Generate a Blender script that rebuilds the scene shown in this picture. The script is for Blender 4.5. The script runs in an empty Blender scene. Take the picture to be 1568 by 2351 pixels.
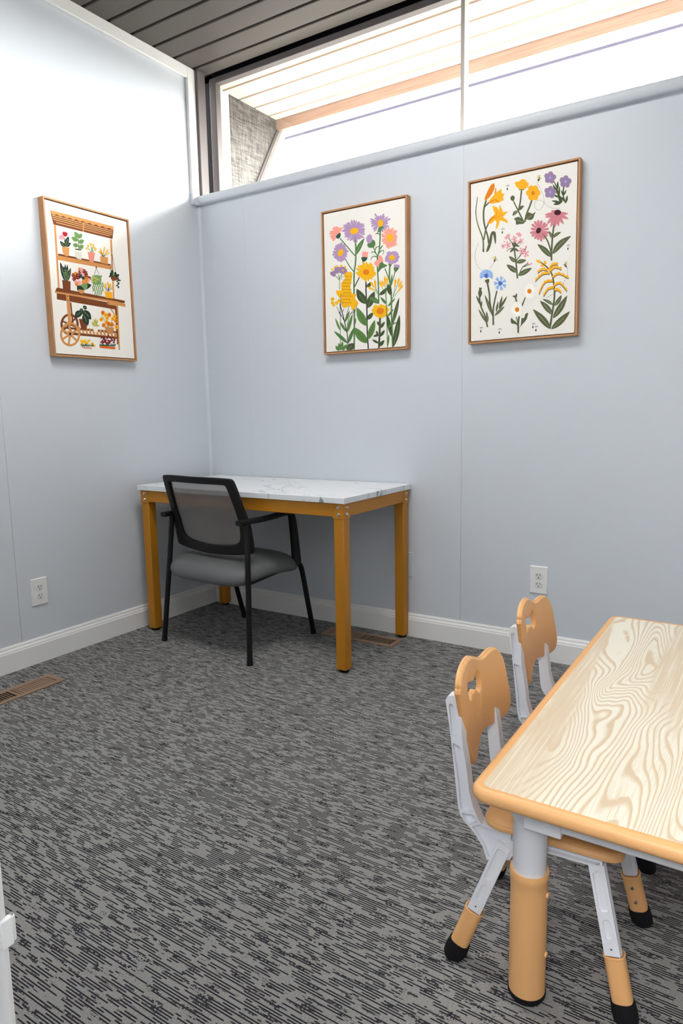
import bpy, bmesh, math, random
from mathutils import Vector, Matrix
PI = math.pi
random.seed(7)
SC = bpy.context.scene
COL = SC.collection

# ------------------------------------------------------------------ camera, world, lights, exposure
cam_data = bpy.data.cameras.new('camera')
cam = bpy.data.objects.new('camera', cam_data); COL.objects.link(cam)
cam_data.sensor_fit = 'HORIZONTAL'; cam_data.sensor_width = 36.0
cam_data.lens = 36.0 * 1574.405 / 1568.0
cam_data.clip_start = 0.02; cam_data.clip_end = 100
CR = Vector((0.84155208, 0.53990062, -0.01724558)); CU = Vector((-0.06425602, 0.13175401, 0.98919768)); CF = Vector((-0.53634061, 0.83135323, -0.14556973))
M4 = Matrix(((CR.x, CU.x, -CF.x, 2.7734), (CR.y, CU.y, -CF.y, -2.9161), (CR.z, CU.z, -CF.z, 1.0991), (0, 0, 0, 1)))
cam.matrix_world = M4
SC.camera = cam

SC.view_settings.view_transform = 'Standard'
SC.view_settings.look = 'None'
SC.view_settings.gamma = 1.0
SC.view_settings.use_curve_mapping = False
SC.view_settings.exposure = 0.62

world = bpy.data.worlds.new('overcast_sky'); SC.world = world
world.use_nodes = True
wn = world.node_tree.nodes['Background']
wn.inputs['Strength'].default_value = 30.0
_t = world.node_tree; _tc = _t.nodes.new('ShaderNodeTexCoord'); _sx = _t.nodes.new('ShaderNodeSeparateXYZ'); _cr = _t.nodes.new('ShaderNodeValToRGB')
_t.links.new(_tc.outputs['Generated'], _sx.inputs[0]); _t.links.new(_sx.outputs['Z'], _cr.inputs[0]); _t.links.new(_cr.outputs[0], wn.inputs['Color'])
_cr.color_ramp.elements[0].position = 0.0; _cr.color_ramp.elements[0].color = (0.115, 0.11, 0.102, 1)      # pale ground below the horizon
_cr.color_ramp.elements[1].position = 0.03; _cr.color_ramp.elements[1].color = (1.0, 0.985, 0.965, 1)     # bright overcast sky above

def area_light(name, loc, aim, sx, sy, power, color=(1, 1, 1), spread=180):
    d = bpy.data.lights.new(name, 'AREA'); d.shape = 'RECTANGLE'; d.size = sx; d.size_y = sy
    d.energy = power; d.color = color; d.spread = math.radians(spread)
    o = bpy.data.objects.new(name, d); COL.objects.link(o); o.location = loc
    o.rotation_euler = (Vector(aim) - Vector(loc)).to_track_quat('-Z', 'Y').to_euler()
    return o
area_light('ceiling_fill_light', (1.45, -1.3, 2.86), (1.45, -1.3, 0), 1.2, 0.6, 24, (1.0, 0.985, 0.96))  # unseen area light added under the ceiling to light the room
area_light('hallway_fill_light', (2.75, -3.9, 2.3), (2.5, -2.0, 0.7), 0.9, 0.9, 42, (1.0, 0.985, 0.97))  # added fill from behind the doorway, brightens the foreground; no fixture known there

# ------------------------------------------------------------------ materials
def srgb(r, g, b):
    f = lambda c: (c / 255 / 12.92) if c / 255 <= 0.04045 else ((c / 255 + 0.055) / 1.055) ** 2.4
    return (f(r), f(g), f(b), 1)
def mat(name, col, rough=0.5, spec=0.5, metal=0.0, bump=0, bscale=200, bdist=0.001):
    m = bpy.data.materials.new(name); m.use_nodes = True
    b = m.node_tree.nodes['Principled BSDF']
    b.inputs['Base Color'].default_value = col; b.inputs['Roughness'].default_value = rough
    b.inputs['Specular IOR Level'].default_value = spec; b.inputs['Metallic'].default_value = metal
    if bump:
        nt = m.node_tree; tc = nt.nodes.new('ShaderNodeTexCoord'); n = nt.nodes.new('ShaderNodeTexNoise'); bp = nt.nodes.new('ShaderNodeBump')
        n.inputs['Scale'].default_value = bscale; n.inputs['Detail'].default_value = 3
        bp.inputs['Strength'].default_value = bump; bp.inputs['Distance'].default_value = bdist
        nt.links.new(tc.outputs['Object'], n.inputs['Vector']); nt.links.new(n.outputs['Fac'], bp.inputs['Height']); nt.links.new(bp.outputs['Normal'], b.inputs['Normal'])
    return m
class NT:
    """small node-building helper"""
    def __init__(s, m): s.nt = m.node_tree; s.b = s.nt.nodes['Principled BSDF']
    def n(s, t, **k):
        x = s.nt.nodes.new(t)
        for a, v in k.items(): setattr(x, a, v)
        return x
    def l(s, a, b): s.nt.links.new(a, b)
    def put(s, sock, v):
        if hasattr(v, 'is_output'): s.l(v, sock)
        else: sock.default_value = v
    def math(s, op, a, b=0.0, c=0.0, clamp=False):
        x = s.n('ShaderNodeMath', operation=op, use_clamp=clamp)
        s.put(x.inputs[0], a); s.put(x.inputs[1], b); s.put(x.inputs[2], c)
        return x.outputs[0]
    def obj(s): return s.n('ShaderNodeTexCoord').outputs['Object']
    def sep(s, v):
        x = s.n('ShaderNodeSeparateXYZ'); s.l(v, x.inputs[0]); return x.outputs
    def comb(s, x, y, z=0.0):
        c = s.n('ShaderNodeCombineXYZ'); s.put(c.inputs[0], x); s.put(c.inputs[1], y); s.put(c.inputs[2], z); return c.outputs[0]
    def noise(s, v, scale, detail=2.0, rough=0.5, dist=0.0):
        x = s.n('ShaderNodeTexNoise'); s.put(x.inputs['Vector'], v); x.inputs['Scale'].default_value = scale
        x.inputs['Detail'].default_value = detail; x.inputs['Roughness'].default_value = rough; x.inputs['Distortion'].default_value = dist
        return x.outputs['Fac']
    def rng(s, v, a, b, c=0.0, d=1.0, smooth=False):
        x = s.n('ShaderNodeMapRange'); x.interpolation_type = 'SMOOTHSTEP' if smooth else 'LINEAR'
        s.put(x.inputs['Value'], v); s.put(x.inputs['From Min'], a); s.put(x.inputs['From Max'], b)
        x.inputs['To Min'].default_value = c; x.inputs['To Max'].default_value = d
        return x.outputs[0]
    def mix(s, f, a, b):
        x = s.n('ShaderNodeMix', data_type='RGBA'); s.put(x.inputs[0], f); s.put(x.inputs[6], a); s.put(x.inputs[7], b)
        return x.outputs[2]
    def scale(s, v, sx, sy, sz):
        x = s.n('ShaderNodeVectorMath', operation='MULTIPLY'); s.l(v, x.inputs[0]); x.inputs[1].default_value = (sx, sy, sz); return x.outputs[0]
    def bump(s, h, strength, dist=0.001):
        x = s.n('ShaderNodeBump'); s.l(h, x.inputs['Height']); x.inputs['Strength'].default_value = strength; x.inputs['Distance'].default_value = dist
        s.l(x.outputs['Normal'], s.b.inputs['Normal'])

def carpet_mat():
    m = mat('carpet_heathered_grey', (0.2, 0.2, 0.2, 1), 0.95, 0.1); t = NT(m)
    x, y, z = t.sep(t.obj())
    P = 0.0029                                            # one tuft row; every second row carries the dark dashes
    q = t.math('DIVIDE', y, P); row = t.math('FLOOR', q); fr = t.math('FRACT', q)
    odd = t.math('GREATER_THAN', t.math('FRACT', t.math('MULTIPLY', row, 0.5)), 0.25)
    dash = t.noise(t.comb(t.math('MULTIPLY', x, 21.0), t.math('MULTIPLY', row, 5.37), 0.0), 1.0, 1.5, 0.5)
    patch = t.noise(t.comb(t.math('MULTIPLY', x, 17.0), t.math('MULTIPLY', y, 72.0), 3.0), 1.0, 1.0)
    speck = t.noise(t.comb(t.math('MULTIPLY', x, 210.0), t.math('MULTIPLY', row, 7.71), 9.0), 1.0, 1.0)
    on_even = t.rng(t.math('ADD', dash, t.math('MULTIPLY', patch, 0.07)), 0.50, 0.525, 0.0, 1.0, True)
    on_odd = t.math('MULTIPLY', t.rng(patch, 0.55, 0.63), t.rng(speck, 0.42, 0.54))
    prof = t.rng(t.math('ABSOLUTE', t.math('SUBTRACT', fr, 0.5)), 0.38, 0.5, 1.0, 0.2)
    dark = t.math('MULTIPLY', t.math('ADD', t.math('MULTIPLY', on_even, odd), t.math('MULTIPLY', on_odd, t.math('SUBTRACT', 1.0, odd)), clamp=True), prof)
    fine = t.noise(t.scale(t.obj(), 260, 900, 1), 1.0, 2.0)
    base = t.mix(t.rng(fine, 0.25, 0.75), srgb(112, 111, 108), srgb(170, 169, 166))
    dk = t.mix(t.rng(fine, 0.25, 0.75), srgb(21, 20, 29), srgb(46, 44, 53))
    t.l(t.mix(dark, base, dk), t.b.inputs['Base Color'])
    t.bump(t.math('ADD', fine, t.math('MULTIPLY', prof, 0.5)), 0.5, 0.002)
    return m

def marble_mat():
    m = mat('white_marble_laminate', srgb(232, 234, 236), 0.28, 0.5); t = NT(m)
    o = t.obj()
    x, y, z = t.sep(o)
    u = t.math('ADD', t.math('MULTIPLY', x, 0.86), t.math('MULTIPLY', y, -0.5)); v = t.math('ADD', t.math('MULTIPLY', x, 0.5), t.math('MULTIPLY', y, 0.86))
    n1 = t.noise(t.comb(t.math('MULTIPLY', u, 2.0), t.math('MULTIPLY', v, 5.0), z), 1.0, 4.0, 0.55, 0.5)
    vein = t.rng(t.math('ABSOLUTE', t.math('SUBTRACT', n1, 0.5)), 0.0, 0.014, 1.0, 0.0, True)
    gate = t.rng(t.noise(o, 4.0, 2.0), 0.44, 0.62)
    n2 = t.noise(t.comb(t.math('MULTIPLY', u, 3.5), t.math('MULTIPLY', v, 9.0), 5.0), 1.0, 4.0, 0.6, 0.6)
    vein2 = t.rng(t.math('ABSOLUTE', t.math('SUBTRACT', n2, 0.52)), 0.0, 0.03, 1.0, 0.0, True)
    gate2 = t.rng(t.noise(t.scale(o, 1, 1.7, 1), 6.5, 1.0), 0.58, 0.72)
    f = t.math('ADD', t.math('MULTIPLY', vein, t.math('MULTIPLY', gate, 0.95)), t.math('MULTIPLY', vein2, t.math('MULTIPLY', gate2, 0.7)), clamp=True)
    t.l(t.mix(f, srgb(232, 234, 236), srgb(120, 124, 130)), t.b.inputs['Base Color'])
    return m

def ash_mat():
    """pale ash laminate, the grain runs along y"""
    m = mat('pale_ash_laminate', srgb(236, 226, 200), 0.35, 0.4); t = NT(m)
    o = t.obj(); x, y, z = t.sep(o)
    big = t.noise(t.comb(t.math('MULTIPLY', x, 6.0), t.math('MULTIPLY', y, 1.5), 0.0), 1.0, 1.6, 0.45, 0.35)
    wob = t.noise(t.comb(t.math('MULTIPLY', x, 30), t.math('MULTIPLY', y, 13), 2.0), 1.0, 2.0)
    h = t.math('ADD', t.math('MULTIPLY', big, 36.0), t.math('ADD', t.math('MULTIPLY', x, 44.0), t.math('MULTIPLY', wob, 0.55)))
    saw = t.math('FRACT', h)
    ring = t.rng(saw, 0.42, 0.78, 0.0, 1.0, True)
    ring = t.math('MULTIPLY', ring, t.rng(saw, 0.90, 1.0, 1.0, 0.0))
    strk = t.noise(t.comb(t.math('MULTIPLY', x, 420), t.math('MULTIPLY', y, 7), 0.0), 1.0, 2.0)
    strk = t.math('MULTIPLY', t.rng(strk, 0.45, 0.7), t.rng(t.noise(t.comb(t.math('MULTIPLY', x, 7), t.math('MULTIPLY', y, 1.3), 5.0), 1.0, 1.0), 0.45, 0.6, 0.0, 0.6))
    zone = t.rng(t.noise(t.comb(t.math('MULTIPLY', x, 9.0), t.math('MULTIPLY', y, 0.8), 11.0), 1.0, 1.0), 0.50, 0.60, 0.0, 1.0, True)
    straight = t.rng(t.noise(t.comb(t.math('MULTIPLY', x, 260), t.math('MULTIPLY', y, 3.5), 4.0), 1.0, 2.0), 0.50, 0.66, 0.85, 0.25)
    f = t.math('ADD', t.math('MULTIPLY', t.math('MAXIMUM', ring, strk), t.math('SUBTRACT', 1.0, zone)), t.math('MULTIPLY', straight, zone))
    t.l(t.mix(f, srgb(238, 232, 214), srgb(216, 194, 162)), t.b.inputs['Base Color'])
    return m

def wood_mat(name, c1, c2, axis, k=1.0, rough=0.5):
    m = mat(name, c1, rough, 0.35); t = NT(m)
    s = [220, 220, 220]; s[axis] = 9
    n = t.noise(t.scale(t.obj(), *[q * k for q in s]), 1.0, 3.0)
    t.l(t.mix(t.rng(n, 0.3, 0.7), c1, c2), t.b.inputs['Base Color'])
    return m

def rough_board_mat():
    """weathered, cross-scratched plywood outside the window"""
    m = mat('weathered_plywood', srgb(150, 140, 126), 0.8, 0.2); t = NT(m)
    o = t.obj()
    a = t.noise(t.scale(o, 20, 230, 16), 1.0, 3.0); b = t.noise(t.scale(o, 20, 12, 200), 1.0, 3.0)
    f = t.math('MULTIPLY', t.math('ADD', a, b), 0.5)
    t.l(t.mix(t.rng(f, 0.38, 0.62), srgb(44, 41, 38), srgb(118, 112, 106)), t.b.inputs['Base Color'])
    return m

def mesh_fabric_mat():
    m = bpy.data.materials.new('seat_back_mesh'); m.use_nodes = True
    nt = m.node_tree; t = NT(m)
    t.b.inputs['Base Color'].default_value = srgb(124, 119, 115); t.b.inputs['Roughness'].default_value = 0.6
    z = t.sep(t.obj())[2]
    w = t.math('FRACT', t.math('MULTIPLY', z, 210.0))
    line = t.rng(t.math('ABSOLUTE', t.math('SUBTRACT', w, 0.5)), 0.22, 0.36, 0.0, 1.0)
    fac = t.rng(line, 0.0, 1.0, 0.68, 0.86)
    tr = t.n('ShaderNodeBsdfTransparent'); mx = t.n('ShaderNodeMixShader')
    t.l(fac, mx.inputs[0]); t.l(tr.outputs[0], mx.inputs[1]); t.l(t.b.outputs[0], mx.inputs[2])
    t.l(mx.outputs[0], nt.nodes['Material Output'].inputs['Surface'])
    return m

def glass_mat():
    m = bpy.data.materials.new('window_glass'); m.use_nodes = True
    t = NT(m); t.nt.nodes.remove(t.b)
    tr = t.n('ShaderNodeBsdfTransparent'); gl = t.n('ShaderNodeBsdfGlossy'); mx = t.n('ShaderNodeMixShader')
    gl.inputs['Roughness'].default_value = 0.02; mx.inputs[0].default_value = 0.05
    tr.inputs['Color'].default_value = (0.97, 0.985, 0.98, 1)
    t.l(tr.outputs[0], mx.inputs[1]); t.l(gl.outputs[0], mx.inputs[2])
    t.l(mx.outputs[0], t.nt.nodes['Material Output'].inputs['Surface'])
    return m

M = {}
M['wall'] = mat('wall_pale_blue', srgb(206, 211, 217), 0.42, 0.4, bump=0.06, bscale=260, bdist=0.0006)
M['white'] = mat('trim_white', srgb(236, 235, 232), 0.4, 0.4)
M['carpet'] = carpet_mat()
M['ceil'] = mat('ceiling_brown_paint', srgb(88, 82, 77), 0.6, 0.25, bump=0.15, bscale=30, bdist=0.002)
M['groove'] = mat('groove_black', srgb(22, 20, 24), 0.9, 0.1)
M['jamb'] = mat('jamb_grey_brown', srgb(104, 97, 96), 0.6, 0.3)
M['soffit'] = wood_mat('soffit_cream_boards', srgb(206, 196, 180), srgb(194, 182, 164), 0, 0.25, 0.6)
M['soffit_joint'] = mat('soffit_joint', srgb(198, 164, 146), 0.8, 0.2)
M['fascia'] = wood_mat('fascia_pinkish_wood', srgb(176, 144, 126), srgb(158, 126, 108), 0, 0.4, 0.6)
M['lip'] = mat('gutter_lip_grey', srgb(96, 90, 106), 0.6, 0.2)
M['ply'] = rough_board_mat()
M['glass'] = glass_mat()
M['mullion'] = mat('mullion_pale_grey', srgb(206, 200, 190), 0.5, 0.3)
M['marble'] = marble_mat()
M['gold'] = mat('ochre_gold_metal', srgb(186, 122, 20), 0.36, 0.5, 0.1)
M['steel'] = mat('bright_steel', srgb(205, 200, 192), 0.25, 0.5, 1.0)
M['black'] = mat('black_plastic', srgb(14, 13, 15), 0.5, 0.3)
M['blackmetal'] = mat('black_powder_coat', srgb(10, 10, 11), 0.42, 0.3)
M['rubber'] = mat('black_rubber', srgb(14, 13, 18), 0.75, 0.3)
M['seat'] = mat('grey_vinyl_seat', srgb(98, 100, 100), 0.5, 0.4, bump=0.05, bscale=500)
M['mesh'] = mesh_fabric_mat()
M['orange'] = mat('peach_orange_plastic', srgb(232, 176, 116), 0.42, 0.45, bump=0.05, bscale=600, bdist=0.0005)
M['kidwhite'] = mat('cool_white_plastic', srgb(228, 230, 236), 0.38, 0.45)
M['ash'] = ash_mat()
M['bronze'] = mat('brown_register_enamel', srgb(148, 120, 96), 0.45, 0.5, 0.2)
M['bronze_dark'] = mat('register_damper_brown', srgb(104, 80, 62), 0.5, 0.4, 0.2)
M['duct'] = mat('duct_dark', srgb(20, 14, 12), 0.9, 0.1)
M['oak'] = wood_mat('oak_frame', srgb(200, 150, 104), srgb(168, 118, 78), 2, 1.0, 0.5)
M['canvas'] = mat('canvas_offwhite', srgb(240, 236, 228), 0.8, 0.2)
M['plate'] = mat('outlet_plate_white', srgb(234, 233, 230), 0.35, 0.5)
M['outlet'] = mat('outlet_face', srgb(222, 222, 222), 0.35, 0.5)
M['slot'] = mat('outlet_slot', srgb(60, 58, 58), 0.7, 0.2)
M['walldark'] = mat('wall_plate_paint', srgb(196, 205, 208), 0.42, 0.4)

# ------------------------------------------------------------------ mesh helpers
def link(name, me, parent=None):
    o = bpy.data.objects.new(name, me); COL.objects.link(o)
    if parent is not None: o.parent = parent
    return o
def obj(name, bm, m, parent=None, bevel=0.0, seg=2, smooth=True, sub=0):
    bmesh.ops.recalc_face_normals(bm, faces=bm.faces)
    me = bpy.data.meshes.new(name); bm.to_mesh(me); bm.free()
    for q in (m if isinstance(m, (list, tuple)) else [m]): me.materials.append(q)
    if smooth:
        for p in me.polygons: p.use_smooth = True
        me.set_sharp_from_angle(angle=math.radians(35))
    o = link(name, me, parent)
    if bevel:
        b = o.modifiers.new('bevel', 'BEVEL'); b.width = bevel; b.segments = seg; b.limit_method = 'ANGLE'; b.angle_limit = math.radians(40)
    if sub:
        s = o.modifiers.new('subdivision', 'SUBSURF'); s.levels = sub; s.render_levels = sub
    return o
def thing(name, label, cat, loc=(0, 0, 0), rz=0.0, group=None):
    o = bpy.data.objects.new(name, None); COL.objects.link(o); o.empty_display_size = 0.1
    o.location = loc; o.rotation_euler = (0, 0, rz); return tag(o, label, cat, group)
def tag(o, label, cat, group=None):
    o['label'] = label; o['category'] = cat
    if group: o['group'] = group
    return o
def struct(o): o['kind'] = 'structure'; return o
def nb(): return bmesh.new()
def box(bm, x0, y0, z0, x1, y1, z1, mi=0):
    v = [bm.verts.new(p) for p in ((x0, y0, z0), (x1, y0, z0), (x1, y1, z0), (x0, y1, z0), (x0, y0, z1), (x1, y0, z1), (x1, y1, z1), (x0, y1, z1))]
    for f in ((0, 1, 2, 3), (4, 5, 6, 7), (0, 1, 5, 4), (1, 2, 6, 5), (2, 3, 7, 6), (3, 0, 4, 7)):
        bm.faces.new([v[i] for i in f]).material_index = mi
    return v
def frame_for(d):
    d = Vector(d).normalized(); a = Vector((0, 0, 1)) if abs(d.z) < 0.95 else Vector((1, 0, 0))
    u = d.cross(a).normalized(); return u, d.cross(u).normalized() * -1
def cyl(bm, p0, p1, r0, r1=None, seg=20, cap=True, sq=None):
    """round (or, with sq, rounded-square) rod from p0 to p1"""
    r1 = r0 if r1 is None else r1
    p0, p1 = Vector(p0), Vector(p1); u, w = frame_for(p1 - p0); rings = []
    for p, r in ((p0, r0), (p1, r1)):
        rings.append([bm.verts.new(p + u * math.cos(2 * PI * i / seg) * r + w * math.sin(2 * PI * i / seg) * r) for i in range(seg)])
    for i in range(seg): bm.faces.new((rings[0][i], rings[0][(i + 1) % seg], rings[1][(i + 1) % seg], rings[1][i]))
    if cap: bm.faces.new(rings[0]); bm.faces.new(rings[1])
def tube(bm, pts, r, seg=14, cap=True, rw=None, up=None):
    """sweep an ellipse (r across, rw along 'up') along pts"""
    P = [Vector(p) for p in pts]; rings = []; prev = None
    for i, p in enumerate(P):
        t = (P[min(i + 1, len(P) - 1)] - P[max(i - 1, 0)]).normalized()
        if up is not None:
            u = t.cross(Vector(up)).normalized()
        elif prev is None: u = frame_for(t)[0]
        else: u = (prev - t * prev.dot(t)).normalized()
        prev = u; w = t.cross(u).normalized()
        rr = r[i] if isinstance(r, (list, tuple)) else r
        r2 = rr if rw is None else (rw[i] if isinstance(rw, (list, tuple)) else rw)
        rings.append([bm.verts.new(p + u * math.cos(2 * PI * k / seg) * rr + w * math.sin(2 * PI * k / seg) * r2) for k in range(seg)])
    for a, b in zip(rings, rings[1:]):
        for k in range(seg): bm.faces.new((a[k], a[(k + 1) % seg], b[(k + 1) % seg], b[k]))
    if cap: bm.faces.new(rings[0]); bm.faces.new(rings[-1])
def lathe(bm, c, prof, seg=28):
    c = Vector(c); rings = []
    for r, z in prof: rings.append([bm.verts.new(c + Vector((r * math.cos(2 * PI * i / seg), r * math.sin(2 * PI * i / seg), z))) for i in range(seg)])
    for a, b in zip(rings, rings[1:]):
        for k in range(seg): bm.faces.new((a[k], a[(k + 1) % seg], b[(k + 1) % seg], b[k]))
    bm.faces.new(rings[0]); bm.faces.new(rings[-1])
def prism(bm, pts, f0, f1, mi=0):
    """closed outline pts (2D) extruded between the two maps f0, f1: 2D -> 3D"""
    a = [bm.verts.new(f0(*p)) for p in pts]; b = [bm.verts.new(f1(*p)) for p in pts]; n = len(pts)
    fs = [bm.faces.new(a), bm.faces.new(b)]
    for i in range(n): fs.append(bm.faces.new((a[i], a[(i + 1) % n], b[(i + 1) % n], b[i])))
    for f in fs: f.material_index = mi
def pocket_plate(bm, outline, holes, f0, f1):
    """flat plate between the maps f0 and f1 with holes cut through it"""
    loops = [outline] + holes; faces = []
    V = [[[bm.verts.new(f(*p)) for p in lp] for lp in loops] for f in (f0, f1)]
    for a, b in zip(V[0], V[1]):
        n = len(a)
        for i in range(n): bm.faces.new((a[i], a[(i + 1) % n], b[(i + 1) % n], b[i]))
    for k in (0, 1):
        es = [bm.edges.get((lp[i], lp[(i + 1) % len(lp)])) for lp in V[k] for i in range(len(lp))]
        bmesh.ops.triangle_fill(bm, use_beauty=True, use_dissolve=False, edges=es)
def rrect(x0, y0, x1, y1, r, n=6):
    out = []
    for cx, cy, a in ((x1 - r, y1 - r, 0), (x0 + r, y1 - r, 90), (x0 + r, y0 + r, 180), (x1 - r, y0 + r, 270)):
        for i in range(n + 1):
            t = math.radians(a + 90 * i / n); out.append((cx + r * math.cos(t), cy + r * math.sin(t)))
    return out
def catmull(p, closed, n):
    out = []; N = len(p)
    for i in range(N if closed else N - 1):
        g = (lambda j: p[j % N]) if closed else (lambda j: p[min(max(j, 0), N - 1)])
        a, b, c, d = g(i - 1), g(i), g(i + 1), g(i + 2)
        for k in range(n):
            t = k / n
            out.append(tuple(.5 * ((2 * b[m]) + (-a[m] + c[m]) * t + (2 * a[m] - 5 * b[m] + 4 * c[m] - d[m]) * t * t + (-a[m] + 3 * b[m] - 3 * c[m] + d[m]) * t ** 3) for m in range(len(b))))
    if not closed: out.append(p[-1])
    return out

# ------------------------------------------------------------------ room shell
RX, RY, H = 3.75, -2.807, 2.9          # right wall, rear wall, ceiling height
bm = nb(); box(bm, -0.2, RY - 1.4, -0.1, RX + 0.2, 0.1, 0.0); struct(obj('floor', bm, M['carpet'], smooth=False))

SILL0, SILL1 = 2.218, 2.264
bm = nb(); e = 0.0002                     # back wall: sheet panels with hairline joints
xs = [0.0, 0.313, 1.545, 2.80, RX]
for a, b in zip(xs, xs[1:]): box(bm, a + e, 0.0, 0.0, b - e, 0.02, SILL0 + 0.02)
box(bm, 0, 0.02, 0, RX, 0.13, SILL0 + 0.02)
struct(obj('wall_back', bm, M['wall'], bevel=0.0005, seg=1))
bm = nb()                                  # left wall
ys = [RY, -2.455, -1.236, -0.0]
for a, b in zip(ys, ys[1:]): box(bm, -0.02, a + e, 0.0, 0.0, b - e, H)
box(bm, -0.13, RY - 0.2, 0, -0.02, 0.06, H + 0.02)
struct(obj('wall_left', bm, M['wall'], bevel=0.0005, seg=1))
bm = nb(); box(bm, RX, RY - 0.2, 0, RX + 0.12, 0.13, H + 0.02); struct(obj('wall_right', bm, M['wall']))
DX0, DX1 = 2.549, 3.40                     # the doorway the view is taken from
bm = nb()
box(bm, -0.1, RY - 0.13, 0, DX0 - 0.02, RY, H); box(bm, DX1 + 0.02, RY - 0.13, 0, RX + 0.1, RY, H); box(bm, DX0 - 0.02, RY - 0.13, 2.06, DX1 + 0.02, RY, H)
struct(obj('wall_rear', bm, M['wall']))
bm = nb()                                  # the hallway behind the viewpoint
box(bm, -0.2, RY - 1.5, 0, RX + 0.2, RY - 1.4, H); box(bm, -0.2, RY - 1.4, 0, -0.1, RY - 0.13, H); box(bm, RX + 0.1, RY - 1.4, 0, RX + 0.2, RY - 0.13, H); box(bm, -0.2, RY - 1.5, H, RX + 0.2, RY - 0.0, H + 0.1)
struct(obj('wall_hallway', bm, M['wall']))

# ceiling: painted planks with V joints, running along x
bm = nb(); pitch = 0.1366; y = -0.018; edges = [0.082]
while y > RY + 0.05: edges.append(y); y -= pitch
for b, a in zip(edges, edges[1:]): box(bm, -0.1, a + 0.0075, H, RX + 0.1, b - 0.0075, H + 0.03)
obj_c = struct(obj('ceiling', bm, M['ceil'], bevel=0.003, seg=1))
bm = nb(); box(bm, -0.1, RY - 0.05, H + 0.022, RX + 0.1, 0.16, H + 0.06); obj('joint_backing', bm, M['groove'], obj_c)

# baseboards (profiled cap)
bprof = [(0, 0), (0.016, 0), (0.016, 0.084), (0.0135, 0.088), (0.0135, 0.092), (0.011, 0.097), (0.008, 0.101), (0.008, 0.107), (0.005, 0.113), (0.0, 0.114)]
def base(name, f0, f1):
    bm = nb(); prism(bm, bprof, f0, f1); return struct(obj(name, bm, M['white'], smooth=False))
base('baseboard_back', lambda d, z: (0.0, -d, z), lambda d, z: (RX, -d, z))
base('baseboard_left', lambda d, z: (d, RY, z), lambda d, z: (d, -0.0, z))
base('baseboard_right', lambda d, z: (RX - d, RY, z), lambda d, z: (RX - d, -0.0, z))

# sill cap on top of the back wall, returning at the corner
cprof = [(-0.13, SILL1), (0.02, SILL1), (0.026, SILL1 - 0.004), (0.028, SILL1 - 0.012), (0.026, SILL0 + 0.012), (0.022, SILL0 + 0.004), (0.016, SILL0), (-0.13, SILL0)]
bm = nb(); prism(bm, cprof, lambda d, z: (0.0, -d, z), lambda d, z: (RX, -d, z))
box(bm, 0.0, -0.066, SILL0 - 0.004, 0.022, -0.02, SILL1 + 0.004)
struct(obj('trim_1', bm, M['wall'], bevel=0.002))
# white casing on the upper left wall: vertical leg in the corner, head along the ceiling
bm = nb(); box(bm, 0.0, -0.064, SILL1, 0.02, -0.008, H - 0.0005); box(bm, 0.0, RY, H - 0.056, 0.02, -0.064, H - 0.0005)
struct(obj('trim_2', bm, M['white'], bevel=0.003))
bm = nb(); prism(bm, [(0, 0), (0.014, 0), (0.0125, 0.006), (0.0085, 0.0105), (0.003, 0.013), (0, 0.014)], lambda a, b: (a, -b, 0.114), lambda a, b: (a, -b, SILL0 - 0.004))
struct(obj('trim_3', bm, M['wall']))

# ------------------------------------------------------------------ clerestory window
def window(n, x0, x1, left_frame):
    root = bpy.data.objects.new('window_%d' % n, None); COL.objects.link(root); root.location = (0, 0, 0); struct(root)
    bm = nb(); z1 = 2.862
    box(bm, x0, 0.10, 2.862, x1, 0.14, 2.892)                       # head
    box(bm, x0, 0.10, SILL1 - 0.02, x1, 0.14, SILL1 + 0.004)        # foot, hidden behind the sill cap
    if left_frame: box(bm, x0, 0.10, SILL1, x0 + 0.044, 0.14, 2.862)
    obj('window_frame', bm, M['jamb'], root, bevel=0.002)
    bm = nb(); box(bm, x0 + (0.04 if left_frame else 0), 0.118, SILL1, x1, 0.122, 2.864)
    obj('window_pane', bm, M['glass'], root, smooth=False)
window(1, 0.02, 1.484, True); window(2, 1.503, 2.75, False); window(3, 2.769, RX, False)
bm = nb(); box(bm, 1.484, 0.098, SILL1 - 0.02, 1.503, 0.145, 2.892); struct(obj('trim_4', bm, M['mullion'], bevel=0.002))
bm = nb(); box(bm, 2.75, 0.098, SILL1 - 0.02, 2.769, 0.145, 2.892); struct(obj('trim_5', bm, M['mullion'], bevel=0.002))
bm = nb(); box(bm, -0.02, -0.008, SILL1 - 0.03, 0.036, 0.05, H - 0.001); struct(obj('trim_6', bm, M['jamb'], bevel=0.002))    # grey-brown post in the corner
bm = nb(); box(bm, -0.12, 0.122, SILL0, 0.022, 0.14, H + 0.03); box(bm, -0.12, 0.122, 2.89, RX, 0.14, H + 0.03)
struct(obj('frame_gap_shade', bm, M['groove']))                                                                                          # near-black backing, painted shade for the gap round the frame

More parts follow.
